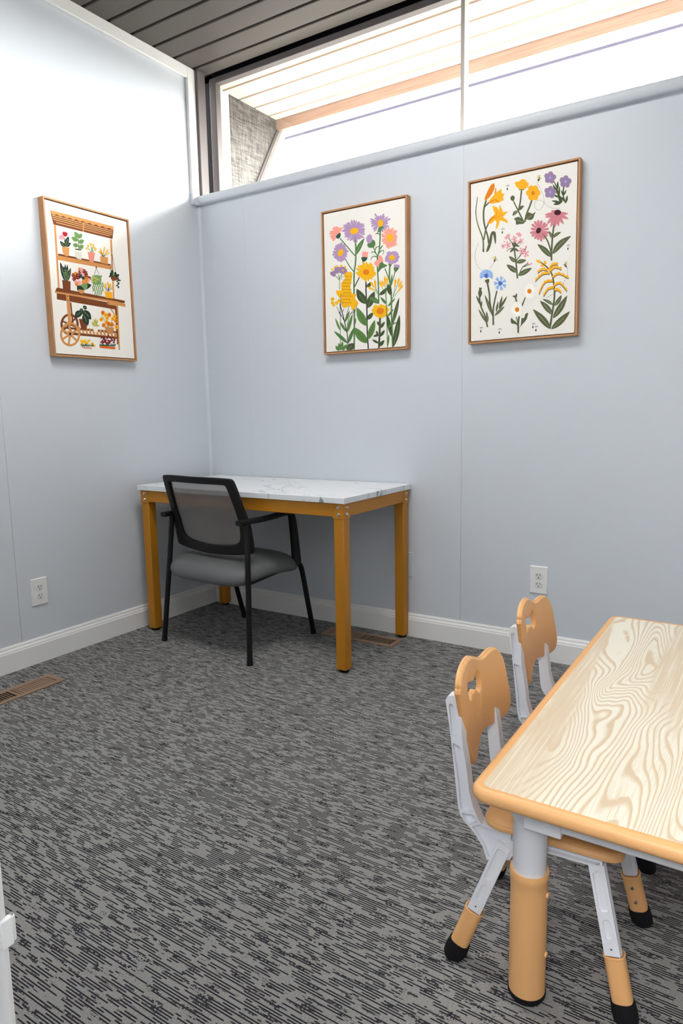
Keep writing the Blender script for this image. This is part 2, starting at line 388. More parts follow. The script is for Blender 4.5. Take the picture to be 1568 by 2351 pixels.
# outside: boarded soffit, fascia, gutter board, wing of weathered plywood
def parent_thing(name, label, cat): return thing(name, label, cat)
so = bpy.data.objects.new('soffit', None); COL.objects.link(so); tag(so, 'cream boarded eave soffit seen through the high window', 'soffit')
bm = nb(); es = [0.141, 0.255, 0.3925, 0.529, 0.666, 0.744]
for a, b in zip(es, es[1:]): box(bm, -0.6, a + 0.009, 2.90, 4.6, b - 0.009, 2.92)
obj('soffit_board', bm, M['soffit'], so)
bm = nb(); box(bm, -0.6, 0.141, 2.912, 4.6, 0.7399, 2.95); obj('joint_backing', bm, M['soffit_joint'], so)
bm = nb(); box(bm, -0.6, 0.74, 2.837, 4.6, 0.775, 2.96); tag(obj('fascia_board', bm, M['fascia'], bevel=0.002), 'pinkish wood fascia board along the outer edge of the soffit', 'fascia')
gu = thing('gutter', 'white gutter beyond the wooden fascia, outside the window', 'gutter', (2.0, 0.82, 2.842))
bm = nb(); box(bm, -2.6, -0.045, 0.0, 2.6, 0.042, 0.02); obj('trough', bm, M['white'], gu, bevel=0.001)
bm = nb(); box(bm, -2.6, 0.042, -0.012, 2.6, 0.052, 0.09); lip = obj('lip', bm, M['lip'], gu, bevel=0.001); lip['label'] = 'greyish front lip'
wg = thing('wing_wall', 'weathered grey plywood wing with a slanted edge outside the window', 'wing wall')
bm = nb(); zz = lambda yy: 2.84 - (0.755 - yy) * 1.65
prism(bm, [(0.302, zz(0.302)), (0.755, 2.84), (0.755, 2.90), (0.302, 2.90)], lambda a, b: (-0.02, a, b), lambda a, b: (-0.05, a, b)); obj('panel', bm, M['ply'], wg)
bm = nb(); d = 0.03
prism(bm, [(0.302, zz(0.302)), (0.755, 2.84), (0.755 + d, 2.84 - 0.02), (0.302 + d, zz(0.302) - 0.02)], lambda a, b: (0.02, a, b), lambda a, b: (-0.06, a, b)); obj('edge_trim', bm, M['white'], wg, bevel=0.002)
bm = nb(); prism(bm, [(0.302, zz(0.302)), (0.755, 2.84), (0.741, 2.846), (0.288, zz(0.302) + 0.006)], lambda a, b: (-0.0198, a, b), lambda a, b: (-0.008, a, b)); obj('edge_strip', bm, M['jamb'], wg)
bm = nb(); box(bm, -0.08, 0.142, 1.9, -0.02, 0.302, 2.90); obj('post', bm, M['white'], wg)

# ------------------------------------------------------------------ door casing beside the viewpoint
dj = bpy.data.objects.new('door_1', None); COL.objects.link(dj); struct(dj)
bm = nb(); box(bm, DX0 - 0.02, RY - 0.132, 0, DX0, RY + 0.002, 2.04); box(bm, DX1, RY - 0.132, 0, DX1 + 0.02, RY + 0.002, 2.04); box(bm, DX0 - 0.02, RY - 0.132, 2.04, DX1 + 0.02, RY + 0.002, 2.06)
obj('jamb', bm, M['white'], dj, bevel=0.0015)
bm = nb(); box(bm, DX0 - 0.085, RY, 0, DX0 - 0.006, RY + 0.016, 2.046); obj('casing', bm, M['white'], dj, bevel=0.003)
bm = nb(); box(bm, DX1 + 0.006, RY, 0, DX1 + 0.085, RY + 0.016, 2.046); obj('casing', bm, M['white'], dj, bevel=0.003)
bm = nb(); box(bm, DX0 - 0.085, RY, 2.046, DX1 + 0.085, RY + 0.016, 2.125); obj('casing', bm, M['white'], dj, bevel=0.003)
bm = nb(); box(bm, DX0 - 0.0076, RY + 0.012, 0.9045, DX0 - 0.0052, RY + 0.0168, 0.9160); cyl(bm, (DX0 - 0.0068, RY + 0.0172, 0.9050), (DX0 - 0.0068, RY + 0.0172, 0.9155), 0.0012, seg=12)
sp = obj('strike_plate', bm, M['plate'], dj, bevel=0.0005)
bm = nb(); cyl(bm, (DX0 - 0.0068, RY + 0.0172, 0.9155), (DX0 - 0.0068, RY + 0.0172, 0.9162), 0.0008, 0.0006); obj('screw', bm, M['steel'], sp)

# ------------------------------------------------------------------ electrical plates
def plate(name, label, cat, loc, rz, sockets=True, m=None, w=0.0794, h=0.1238):
    """plate facing local -y, centred on its origin"""
    t = thing(name, label, cat, loc, rz, 'wall outlets' if sockets else None)
    bm = nb(); v = box(bm, -w / 2, -0.006, -h / 2, w / 2, 0.0, h / 2)
    for i in (0, 1, 4, 5):
        v[i].co.x *= 0.93; v[i].co.z *= 0.955
    obj('face_plate', bm, m or M['plate'], t, bevel=0.001)
    if sockets:
        for s in (1, -1):
            zc = s * 0.0195
            pts = []
            for i in range(28):
                a = 2 * PI * i / 28; pts.append((0.0172 * math.cos(a), max(-0.0145, min(0.0145, 0.0172 * math.sin(a)))))
            bm = nb(); prism(bm, pts, lambda a, b: (a, -0.0055, zc + b), lambda a, b: (a, -0.0078, zc + b))
            so_ = obj('socket', bm, M['outlet'], t, bevel=0.0006)
            bm = nb(); box(bm, -0.0078, -0.0081, zc - 0.001, -0.0054, -0.0072, zc + 0.0085); box(bm, 0.0054, -0.0081, zc + 0.0005, 0.0076, -0.0072, zc + 0.0080)
            cyl(bm, (0, -0.0072, zc - 0.0075), (0, -0.0081, zc - 0.0075), 0.0026, seg=10)
            obj('slot', bm, M['slot'], so_, smooth=False)
        bm = nb(); cyl(bm, (0, -0.005, 0), (0, -0.0072, 0), 0.0028, 0.0022, seg=12); obj('screw', bm, M['plate'], t)
    else:
        for s in (1, -1):
            bm = nb(); cyl(bm, (0, -0.005, s * 0.042), (0, -0.0072, s * 0.042), 0.0028, 0.0022, seg=12); obj('screw', bm, m, t)
    return t
plate('wall_outlet', 'white double outlet on the back wall above the far toddler chair', 'outlet', (1.912, 0.0, 0.355), 0)
plate('wall_outlet', 'white double outlet on the left wall to the left of the desk', 'outlet', (0.0, -1.135, 0.3214), PI / 2)
plate('blank_wall_plate', 'wall-coloured blank plate half hidden behind the right rear desk leg', 'wall plate', (1.2593, 0.0, 0.3575), 0, False, M['walldark'])

# ------------------------------------------------------------------ floor registers
def register(name, label, loc, rz, L=0.40, Wd=0.118, closed=(True, False)):
    """register lying along local x; two banks of louvres, each open or closed"""
    t = thing(name, label, 'floor vent', loc, rz, 'floor registers')
    fx, fy = 0.026, 0.022; bm = nb()
    for s in (-1, 1):
        v = box(bm, -L / 2, min(s * Wd / 2, s * (Wd / 2 - fy)), 0.0, L / 2, max(s * Wd / 2, s * (Wd / 2 - fy)), 0.006)
        box(bm, min(s * L / 2, s * (L / 2 - fx)), -Wd / 2 + fy, 0.0, max(s * L / 2, s * (L / 2 - fx)), Wd / 2 - fy, 0.006)
    box(bm, -0.006, -Wd / 2 + fy, 0.0, 0.006, Wd / 2 - fy, 0.0055)
    obj('frame', bm, M['bronze'], t, bevel=0.002)
    for k, (a, b) in enumerate(((-L / 2 + fx, -0.006), (0.006, L / 2 - fx))):
        bm = nb(); zt = 0.0036 if closed[k] else 0.0012; box(bm, a, -Wd / 2 + fy, 0.0004, b, Wd / 2 - fy, zt)
        obj('damper', bm, M['bronze_dark'] if closed[k] else M['duct'], t)
        bm = nb(); n = 14
        for i in range(1, n):
            x = a + (b - a) * i / n
            hw = 0.0042 if closed[k] else 0.0021
            box(bm, x - hw, -Wd / 2 + fy, 0.001, x + hw, Wd / 2 - fy, 0.0048)
        obj('louvre', bm, M['bronze'], t, bevel=0.0005, seg=1)
    bm = nb(); box(bm, -L / 2 + fx + 0.035, -Wd / 2 + fy - 0.006, 0.005, -L / 2 + fx + 0.06, -Wd / 2 + fy - 0.002, 0.0075); obj('lever', bm, M['steel'], t)
register('floor_register', 'brown floor register under the desk, beside its right rear leg', (1.0905, -0.148, 0.0), 0, closed=(True, False))
register('floor_register', 'brown floor register by the left wall, below the left wall outlet', (0.2395, -1.437, 0.0), -PI / 2, closed=(True, False))

# ------------------------------------------------------------------ desk
def make_desk():
    X0, X1, Y0, Y1, T = 0.0666, 1.2921, -0.600, -0.0045, 0.75
    t = thing('desk', 'white marble-topped desk with ochre gold legs in the corner', 'desk', ((X0 + X1) / 2, (Y0 + Y1) / 2, 0))
    cx, cy = t.location.x, t.location.y
    L = lambda x: x - cx; K = lambda y: y - cy
    bm = nb(); box(bm, L(X0), K(Y0), T - 0.024, L(X1), K(Y1), T); obj('desktop', bm, M['marble'], t, bevel=0.0012)
    lx0, lx1, ly0, ly1 = 0.0786, 1.2801, -0.5882, -0.0130; w = 0.048; zr = T - 0.024
    for sx in (0, 1):
        for sy in (0, 1):
            a0 = lx0 if sx == 0 else lx1 - w; b0 = ly0 if sy == 0 else ly1 - w - 0.0
            bm = nb(); box(bm, L(a0), K(b0), 0.012, L(a0 + w), K(b0 + w), zr - 0.001)
            c = 0.003; box(bm, L(a0 - c), K(b0 - c), zr - 0.066, L(a0 + w + c), K(b0 + w + c), zr - 0.0005)
            lg = obj('leg', bm, M['gold'], t, bevel=0.0025)
            bm = nb(); lathe(bm, (L(a0 + w / 2), K(b0 + w / 2), 0), [(0.019, 0), (0.021, 0.003), (0.022, 0.0125), (0.015, 0.0125)], 20); obj('foot', bm, M['rubber'], lg)
            for zb in (zr - 0.017, zr - 0.047):
                xo = a0 - c if sx == 0 else a0 + w + c; s = -1 if sx == 0 else 1
                bm = nb(); yb = b0 + w * 0.5; cyl(bm, (L(xo), K(yb), zb), (L(xo + s * 0.004), K(yb), zb), 0.0085, 0.006, 14); obj('bolt', bm, M['steel'], lg)
                yo = b0 - c if sy == 0 else b0 + w + c; s = -1 if sy == 0 else 1
                bm = nb(); xb = a0 + w * 0.5; cyl(bm, (L(xb), K(yo), zb), (L(xb), K(yo + s * 0.004), zb), 0.0085, 0.006, 14); obj('bolt', bm, M['steel'], lg)
    zb = zr - 0.058
    for yy in (ly0, ly1 - 0.02):
        bm = nb(); box(bm, L(lx0 + w + 0.003), K(yy), zb, L(lx1 - w - 0.003), K(yy + 0.02), zr - 0.001); obj('rail', bm, M['gold'], t, bevel=0.002)
    for xx in (lx0, lx1 - 0.02):
        bm = nb(); box(bm, L(xx), K(ly0 + w + 0.003), zb, L(xx + 0.02), K(ly1 - w - 0.003), zr - 0.001); obj('rail', bm, M['gold'], t, bevel=0.002)
make_desk()

# ------------------------------------------------------------------ office chair (local: y forward, z up)
def make_office_chair():
    t = thing('office_chair', 'black mesh-back armchair with grey seat pushed up to the desk', 'chair', (0.589, -0.439, 0), math.radians(-4.4))
    # seat cushion: rounded slab, crowned, front edge rolled down
    bm = nb(); nu, nv = 56, 18; rings = []
    sx, y0, y1 = 0.275, -0.268, 0.172
    for j in range(nv + 1):
        ph = -PI / 2 + PI * j / nv; row = []
        cph = math.copysign(abs(math.cos(ph)) ** 0.42, 1); sph = math.copysign(abs(math.sin(ph)) ** 0.9, math.sin(ph))
        for i in range(nu):
            a = 2 * PI * i / nu
            ca = math.copysign(abs(math.cos(a)) ** 0.42, math.cos(a)); sa = math.copysign(abs(math.sin(a)) ** 0.42, math.sin(a))
            x = sx * ca * cph; y = (y0 + y1) / 2 + (y1 - y0) / 2 * sa * cph
            z = 0.39 + (0.062 if sph > 0 else 0.05) * sph
            z -= 0.055 * max(0, (y - 0.02) / 0.18) ** 2 + 0.028 * max(0, (-y - 0.10) / 0.16) ** 1.5
            row.append(bm.verts.new((x, y, z)))
        rings.append(row)
    for a, b in zip(rings, rings[1:]):
        for i in range(nu): bm.faces.new((a[i], a[(i + 1) % nu], b[(i + 1) % nu], b[i]))
    bmesh.ops.remove_doubles(bm, verts=bm.verts, dist=1e-5)
    obj('seat', bm, M['seat'], t)
    for s in (-1, 1):
        bm = nb(); P = [(s * 0.291, -0.2535, 0.014), (s * 0.264, -0.217, 0.41), (s * 0.2505, -0.200, 0.628)]
        tube(bm, P, 0.0125, 16); lg = obj('leg', bm, M['blackmetal'], t)
        bm = nb(); cyl(bm, (s * 0.292, -0.2545, 0.0), (s * 0.2905, -0.2525, 0.022), 0.0138, 0.0135, 16); obj('foot', bm, M['rubber'], lg)
        bm = nb(); P = catmull([(s * 0.243, 0.243, 0.014), (s * 0.248, 0.200, 0.18), (s * 0.252, 0.160, 0.335), (s * 0.252, 0.140, 0.375), (s * 0.252, 0.105, 0.392)], False, 5)
        tube(bm, P, 0.0125, 16); lg = obj('leg', bm, M['blackmetal'], t)
        bm = nb(); cyl(bm, (s * 0.2425, 0.246, 0.0), (s * 0.2435, 0.241, 0.022), 0.0138, 0.0135, 16); obj('foot', bm, M['rubber'], lg)
        bm = nb(); tube(bm, [(s * 0.252, -0.215, 0.352), (s * 0.252, -0.05, 0.368), (s * 0.252, 0.105, 0.384)], 0.011, 14); obj('seat_rail', bm, M['blackmetal'], t)
        # armrest with its front post
        P = catmull([(s * 0.252, -0.252, 0.628), (s * 0.253, -0.20, 0.629), (s * 0.256, -0.12, 0.628), (s * 0.258, -0.04, 0.631), (s * 0.258, 0.03, 0.636), (s * 0.258, 0.068, 0.634), (s * 0.257, 0.088, 0.616), (s * 0.255, 0.098, 0.575), (s * 0.253, 0.112, 0.48), (s * 0.252, 0.120, 0.40), (s * 0.252, 0.121, 0.378)], False, 5)
        n = len(P); rw = []; rt = []
        for i in range(n):
            q = i / (n - 1)
            rw.append(0.019 if q < 0.3 else (0.019 - 0.005 * (q - 0.3) / 0.2 if q < 0.5 else 0.015))
            rt.append(0.0115 if q < 0.5 else 0.0115 + 0.014 * min(1, (q - 0.5) / 0.4))
        bm = nb()
        rings = []
        for i, p in enumerate(P):
            p = Vector(p); tg = (Vector(P[min(i + 1, n - 1)]) - Vector(P[max(i - 1, 0)])).normalized()
            sd = Vector((1, 0, 0)); nr = tg.cross(sd).normalized(); row = []
            for k in range(16):
                a = 2 * PI * k / 16
                ca = math.copysign(abs(math.cos(a)) ** 0.6, math.cos(a)); sa = math.copysign(abs(math.sin(a)) ** 0.6, math.sin(a))
                row.append(bm.verts.new(p + sd * ca * rw[i] + nr * sa * rt[i]))
            rings.append(row)
        for a, b in zip(rings, rings[1:]):
            for k in range(16): bm.faces.new((a[k], a[(k + 1) % 16], b[(k + 1) % 16], b[k]))
        bm.faces.new(rings[0]); bm.faces.new(rings[-1])
        obj('armrest', bm, M['black'], t)
    for yy, zz in ((-0.14, 0.36), (0.09, 0.378)):
        bm = nb(); tube(bm, [(-0.25, yy, zz), (0.25, yy, zz)], 0.011); obj('cross_bar', bm, M['blackmetal'], t)
    # back frame: ring between an outer and an inner outline (x, z) on a curved surface
    def surf(x, z):
        zs = [(0.44, -0.176), (0.50, -0.178), (0.60, -0.194), (0.70, -0.226), (0.83, -0.268)]
        for (a, ya), (b, yb) in zip(zs, zs[1:]):
            if z <= b or b == 0.83:
                q = (z - a) / (b - a); y = ya + (yb - ya) * q; break
        return y + 0.020 * (x / 0.25) ** 2 - 0.008
    half_o = [(0.0, 0.821), (0.12, 0.822), (0.205, 0.820), (0.224, 0.815), (0.231, 0.800), (0.236, 0.765), (0.240, 0.715), (0.246, 0.66), (0.251, 0.61), (0.253, 0.56), (0.252, 0.512), (0.248, 0.488), (0.232, 0.476), (0.14, 0.465), (0.0, 0.458)]
    half_i = [(0.0, 0.790), (0.11, 0.791), (0.175, 0.790), (0.186, 0.787), (0.191, 0.776), (0.196, 0.745), (0.200, 0.705), (0.204, 0.655), (0.203, 0.61), (0.199, 0.57), (0.193, 0.542), (0.184, 0.528), (0.160, 0.516), (0.11, 0.506), (0.0, 0.500)]
    O_ = half_o + [(-x, z) for x, z in half_o[-2:0:-1]]; I_ = half_i + [(-x, z) for x, z in half_i[-2:0:-1]]
    O_ = catmull(O_, True, 3); I_ = catmull(I_, True, 3); n = len(O_)
    bm = nb(); rows = []
    for (pts, k, dy) in ((O_, 0, -0.011), (O_, 0, 0.011), (I_, 0, 0.011), (I_, 0, -0.011)):
        rows.append([bm.verts.new((x, surf(x, z) + dy, z)) for x, z in pts])
    for a, b in ((0, 1), (1, 2), (2, 3), (3, 0)):
        for i in range(n): bm.faces.new((rows[a][i], rows[a][(i + 1) % n], rows[b][(i + 1) % n], rows[b][i]))
    bf = obj('back_frame', bm, M['black'], t, bevel=0.004, seg=2)
    bm = nb(); G = 22; grid = []
    for j in range(G + 1):                                     # mesh infill
        zt = j / G; row = []
        for i in range(G + 1):
            u = -1 + 2 * i / G
            z = 0.497 + (0.794 - 0.497) * zt
            w = 0.0
            for (xa, za), (xb, zb) in zip(half_i, half_i[1:]):
                if min(za, zb) - 1e-9 <= z <= max(za, zb) + 1e-9 and abs(za - zb) > 1e-6:
                    w = max(w, xa + (xb - xa) * (z - za) / (zb - za))
            w = max(w, 0.17 if zt > 0.5 else 0.0) + 0.006
            row.append(bm.verts.new((u * w, surf(u * w, z) + 0.004, z)))
        grid.append(row)
    for a, b in zip(grid, grid[1:]):
        for i in range(G): bm.faces.new((a[i], a[i + 1], b[i + 1], b[i]))
    obj('back_mesh', bm, M['mesh'], t)
make_office_chair()

# ------------------------------------------------------------------ toddler table
def make_table():
    X0, X1, Y0, Y1, T = 2.348, 2.952, -1.872, -0.700, 0.45
    cx, cy = (X0 + X1) / 2, (Y0 + Y1) / 2
    t = thing('toddler_table', 'low pale ash toddler table with rounded peach orange rim', 'table', (cx, cy, 0))
    hx, hy = (X1 - X0) / 2, (Y1 - Y0) / 2
    bm = nb(); rings = []                                    # rim: bullnose section swept round a rounded rectangle
    sec = [(-0.020, T - 0.0015), (-0.012, T + 0.0005), (-0.006, T - 0.0015), (-0.002, T - 0.006), (0.0, T - 0.0135), (-0.002, T - 0.021), (-0.006, T - 0.0255), (-0.012, T - 0.0275), (-0.03, T - 0.0275)]
    for off, z in sec:
        r = max(0.006, 0.034 + off)
        rings.append([bm.verts.new((x, y, z)) for x, y in rrect(-hx - off, -hy - off, hx + off, hy + off, r, 8)])
    for a, b in zip(rings, rings[1:]):
        n = len(a)
        for i in range(n): bm.faces.new((a[i], a[(i + 1) % n], b[(i + 1) % n], b[i]))
    bm.faces.new(rings[-1])
    obj('rim', bm, M['orange'], t)
    bm = nb(); prism(bm, rrect(-hx + 0.0195, -hy + 0.0195, hx - 0.0195, hy - 0.0195, 0.014, 6), lambda a, b: (a, b, T - 0.01), lambda a, b: (a, b, T)); obj('tabletop', bm, M['ash'], t, bevel=0.0006, seg=1)
    lx, ly = hx - 0.082, hy - 0.105
    for s in (-1, 1):
        bm = nb(); box(bm, -lx, s * (ly + 0.030) - 0.013, 0.376, lx, s * (ly + 0.030) + 0.013, T - 0.027); obj('rail', bm, M['kidwhite'], t, bevel=0.003)
        bm = nb(); box(bm, s * (lx + 0.026) - 0.013, -ly, 0.376, s * (lx + 0.026) + 0.013, ly, T - 0.027); obj('rail', bm, M['kidwhite'], t, bevel=0.003)
    for sx in (-1, 1):
        for sy in (-1, 1):
            c = (sx * lx, sy * ly, 0)
            bm = nb(); lathe(bm, c, [(0.0305, 0.2), (0.0305, 0.362), (0.033, 0.366), (0.0375, 0.374), (0.042, 0.392), (0.0455, 0.404), (0.0465, T - 0.027)], 36)
            x_in = c[0] - sx * 0.066; y_in = c[1] - sy * 0.066
            a, b = sorted((c[0], x_in)); box(bm, a, c[1] + sy * 0.020 - 0.0265, 0.367, b, c[1] + sy * 0.020 + 0.0265, T - 0.0275)
            a, b = sorted((c[1], y_in)); box(bm, c[0] + sx * 0.018 - 0.0265, a, 0.367, c[0] + sx * 0.018 + 0.0265, b, T - 0.0275)
            lg = obj('leg', bm, M['kidwhite'], t, bevel=0.002)
            bm = nb(); lathe(bm, c, [(0.031, 0.262), (0.0345, 0.263), (0.0355, 0.258), (0.0355, 0.250), (0.034, 0.246), (0.0335, 0.22), (0.0335, 0.016), (0.031, 0.016)], 36)
            for zz in (0.10, 0.22): cyl(bm, (c[0] + 0.031, c[1], zz), (c[0] + 0.0365, c[1], zz), 0.006, 0.005, 12)
            obj('leg_sleeve', bm, M['orange'], lg)
            bm = nb(); lathe(bm, c, [(0.024, 0.0), (0.031, 0.003), (0.0348, 0.010), (0.0350, 0.017), (0.03, 0.0175)], 32); obj('foot', bm, M['rubber'], lg)
make_table()

# ------------------------------------------------------------------ toddler chairs (local: x forward, y to its left)
PANEL = [(-.1475, .5915), (-.138, .599), (-.118, .605), (-.092, .608), (-.060, .605), (-.030, .594), (-.006, .584), (.014, .577), (.034, .575), (.056, .577), (.080, .577), (.100, .573), (.118, .562), (.135, .545), (.148, .522), (.160, .49), (.172, .458), (.178, .438), (.179, .422), (.172, .407), (.155, .4), (.125, .4), (.092, .405), (.060, .411), (.036, .413), (.018, .410), (.004, .397), (-.006, .38), (-.012, .366), (-.021, .363), (-.033, .374), (-.052, .399), (-.078, .442), (-.113, .503), (-.143, .552), (-.158, .570), (-.1515, .5775), (-.1535, .584)]
HOLE = [(-.018, .565), (-.004, .557), (.006, .545), (.013, .529), (.012, .515), (.004, .509), (-.004, .513), (-.011, .519), (-.027, .527), (-.038, .524), (-.05, .527), (-.058, .520), (-.064, .518), (-.075, .53), (-.086, .548), (-.092, .563), (-.084, .564), (-.074, .559), (-.062, .558), (-.05, .553), (-.038, .554), (-.030, .56)]
def px_(y, z): return -0.161 - 0.005 * (z - 0.5)
def make_toddler_chair():
    t = thing('toddler_chair', '', 'chair', (2.431, -1.604, 0), 0.064)
    # back panel: outline with a hole, front face lip, swept to thickness
    bm = nb()
    def ring(pts, dx, shrink=0.0):
        n = len(pts); out = []
        for i, (y, z) in enumerate(pts):
            y0, z0 = pts[i - 1]; y1, z1 = pts[(i + 1) % n]; dy, dz = y1 - y0, z1 - z0; l = math.hypot(dy, dz) or 1
            ny, nz = dz / l, -dy / l
            out.append(bm.verts.new((px_(y, z) + dx, y - ny * shrink * sg, z - nz * shrink * sg)))
        return out
    out2 = catmull(PANEL, True, 3); hol2 = catmull(HOLE, True, 2)
    def bridge(a, b):
        n = len(a)
        for i in range(n): bm.faces.new((a[i], a[(i + 1) % n], b[(i + 1) % n], b[i]))
    area = sum(out2[i - 1][0] * out2[i][1] - out2[i][0] * out2[i - 1][1] for i in range(len(out2)))
    sg = 1 if area > 0 else -1
    RO = [ring(out2, dx, sh) for dx, sh in ((-0.0135, -0.001), (-0.012, -0.004), (-0.0065, -0.0045), (-0.006, -0.0030), (-0.0042, -0.0030), (-0.0030, -0.0022), (-0.0004, 0.0004), (0.0, 0.003))]
    for a, b in zip(RO, RO[1:]): bridge(a, b)
    area = sum(hol2[i - 1][0] * hol2[i][1] - hol2[i][0] * hol2[i - 1][1] for i in range(len(hol2)))
    sg = -1 if area > 0 else 1
    RH = [ring(hol2, dx, sh) for dx, sh in ((-0.013, 0.002), (-0.0115, 0.0), (-0.004, 0.0), (-0.0008, 0.0015), (0.0, 0.003))]
    for a, b in zip(RH, RH[1:]): bridge(a, b)
    for ro, rh in ((RO[0], RH[0]), (RO[-1], RH[-1])):
        es = []
        for R_ in (ro, rh):
            n = len(R_)
            for i in range(n):
                e_ = bm.edges.get((R_[i], R_[(i + 1) % n])); es.append(e_)
        bmesh.ops.triangle_fill(bm, use_beauty=True, use_dissolve=False, edges=es)
    for k in range(-11, 12):
        bmesh.ops.bisect_plane(bm, geom=bm.verts[:] + bm.edges[:] + bm.faces[:], dist=1e-6, plane_co=(0, k * 0.0163 + 0.003, 0), plane_no=(0, 1, 0))
    for v in bm.verts: v.co.x += 0.013 * (v.co.y / 0.15) ** 2
    obj('backrest', bm, M['orange'], t)
    # seat
    bm = nb(); rings = []
    for off, z in ((-0.02, 0.2935), (-0.004, 0.2935), (0.0, 0.297), (0.0, 0.3025), (-0.0015, 0.3045), (-0.0025, 0.308), (-0.007, 0.3115), (-0.02, 0.3125)):
        r = 0.04 + off
        rings.append([bm.verts.new((x, y, z - 0.010 * max(0, (x - 0.08) / 0.06) ** 2)) for x, y in rrect(-0.116 - off, -0.130 - off, 0.142 + off, 0.130 + off, r, 8)])
    for a, b in zip(rings, rings[1:]):
        n = len(a)
        for i in range(n): bm.faces.new((a[i], a[(i + 1) % n], b[(i + 1) % n], b[i]))
    bm.faces.new(rings[0]); bm.faces.new(rings[-1])
    obj('seat', bm, M['orange'], t)
    for s in (-1, 1):
        yo, yi = s * 0.120, s * 0.094                              # outer and inner face of this side frame
        core = [(-.192, .535), (-.188, .543), (-.178, .547), (-.166, .543), (-.160, .53), (-.158, .47), (-.156, .445), (-.151, .42), (-.146, .39), (-.142, .355), (-.134, .325), (-.122, .299), (-.116, .2925), (.104, .2925), (.108, .289), (.108, .276), (.104, .272), (-.02, .272), (-.045, .262), (-.060, .235), (-.094, .222), (-.105, .222), (-.113, .246), (-.130, .270), (-.150, .288), (-.160, .300), (-.165, .32), (-.171, .376), (-.182, .472)]
        bm = nb(); prism(bm, core, lambda x, z: (x, yo - s * 0.009, z), lambda x, z: (x, yi, z))
        # outer skin of the moulding, with its recessed pockets left open
        pockets = [[(-.1855, .524), (-.184, .529), (-.178, .529), (-.1745, .524), (-.168, .468), (-.170, .463), (-.177, .463), (-.1795, .467)],
                   [(-.1770, .445), (-.175, .449), (-.162, .444), (-.160, .439), (-.1555, .39), (-.151, .355), (-.143, .325), (-.137, .3125), (-.1575, .3105), (-.160, .32), (-.166, .376)],
                   [(-.156, .306), (-.1345, .308), (-.1245, .2955), (-.141, .2845), (-.149, .290), (-.1545, .2965)],
                   [(-.1365, .281), (-.1195, .2925), (-.1135, .2885), (-.068, .2875), (-.066, .268), (-.080, .243), (-.094, .2265), (-.102, .2265), (-.109, .248), (-.127, .2722)],
                   [(-.058, .2885), (-.030, .2885), (-.030, .2765), (-.058, .2765)],
                   [(-.024, .2885), (.098, .2875), (.104, .286), (.104, .277), (-.024, .2765)]]
        pocket_plate(bm, core, pockets, lambda x, z: (x, yo - s * 0.009, z), lambda x, z: (x, yo, z))
        obj('side_frame', bm, M['kidwhite'], t)
        for top, foot in (((-.071, .262), (-.166, .0)), ((.098, .276), (.162, .0))):
            T_ = Vector((top[0], s * 0.107, top[1])); F_ = Vector((foot[0], s * 0.137, 0.0)); d = (F_ - T_)
            at = lambda q: T_ + d * q
            dn = d.normalized(); sd = Vector((0, 1, 0)); sd = (sd - dn * sd.dot(dn)).normalized(); fw = dn.cross(sd).normalized()
            def rod(bm, q0, q1, hw, hd, seg=24, pw=0.55, cap=True):
                R = []
                for q, k in ((q0, 1), (q1, 1)):
                    c = at(q); row = []
                    for i in range(seg):
                        a = 2 * PI * i / seg
                        ca = math.copysign(abs(math.cos(a)) ** pw, math.cos(a)); sa = math.copysign(abs(math.sin(a)) ** pw, math.sin(a))
                        row.append(bm.verts.new(c + fw * ca * hw + sd * sa * hd))
                    R.append(row)
                for i in range(seg): bm.faces.new((R[0][i], R[0][(i + 1) % seg], R[1][(i + 1) % seg], R[1][i]))
                if cap: bm.faces.new(R[0]); bm.faces.new(R[1])
            bm = nb(); rod(bm, 0.0, 0.70, 0.0145, 0.0105)
            # outer skin with two recessed pockets
            Ln = d.length; out_ = lambda u, v: at(u) + fw * v + sd * s * 0.0085
            stad = lambda u0, u1, hv: [(u0 + 0.02, -hv), (u1 - 0.02, -hv), (u1 - 0.006, -hv * .7), (u1, 0), (u1 - 0.006, hv * .7), (u1 - 0.02, hv), (u0 + 0.02, hv), (u0 + 0.006, hv * .7), (u0, 0), (u0 + 0.006, -hv * .7)]
            pocket_plate(bm, [(0.0, -0.0138), (0.568, -0.0138), (0.568, 0.0138), (0.0, 0.0138)], [stad(0.04, 0.30, 0.0088), stad(0.34, 0.47, 0.0068)], lambda u, v: out_(u, v), lambda u, v: out_(u, v) + sd * s * 0.0062)
            lg = obj('leg', bm, M['kidwhite'], t)
            bm = nb(); cyl(bm, at(0.525) + sd * s * 0.0140, at(0.525) + sd * s * 0.0151, 0.0016, seg=10); obj('peg_hole', bm, M['slot'], lg)
            bm = nb(); rod(bm, 0.575, 0.905, 0.0185, 0.0165, pw=0.75); rod(bm, 0.575, 0.592, 0.0195, 0.0175, pw=0.75)
            sl = obj('leg_sleeve', bm, M['orange'], lg, bevel=0.001, seg=1)
            for q in (0.66, 0.78):
                bm = nb(); cyl(bm, at(q) - sd * s * 0.016, at(q) - sd * s * 0.0195, 0.0045, 0.003, seg=12); obj('stud', bm, M['steel'], sl)
            bm = nb(); R = []                                     # rubber shoe, cut level with the floor
            for q, k in ((0.865, 1.0), (0.93, 1.08), (0.985, 1.05), (1.0, 0.85)):
                c = at(q); row = []
                for i in range(24):
                    a = 2 * PI * i / 24; p = c + fw * math.cos(a) * 0.0212 * k + sd * math.sin(a) * 0.0196 * k
                    if p.z < 0.0015 or q == 1.0: p = Vector((p.x, p.y, 0.0 if q == 1.0 else max(p.z, 0.002)))
                    row.append(bm.verts.new(p))
                R.append(row)
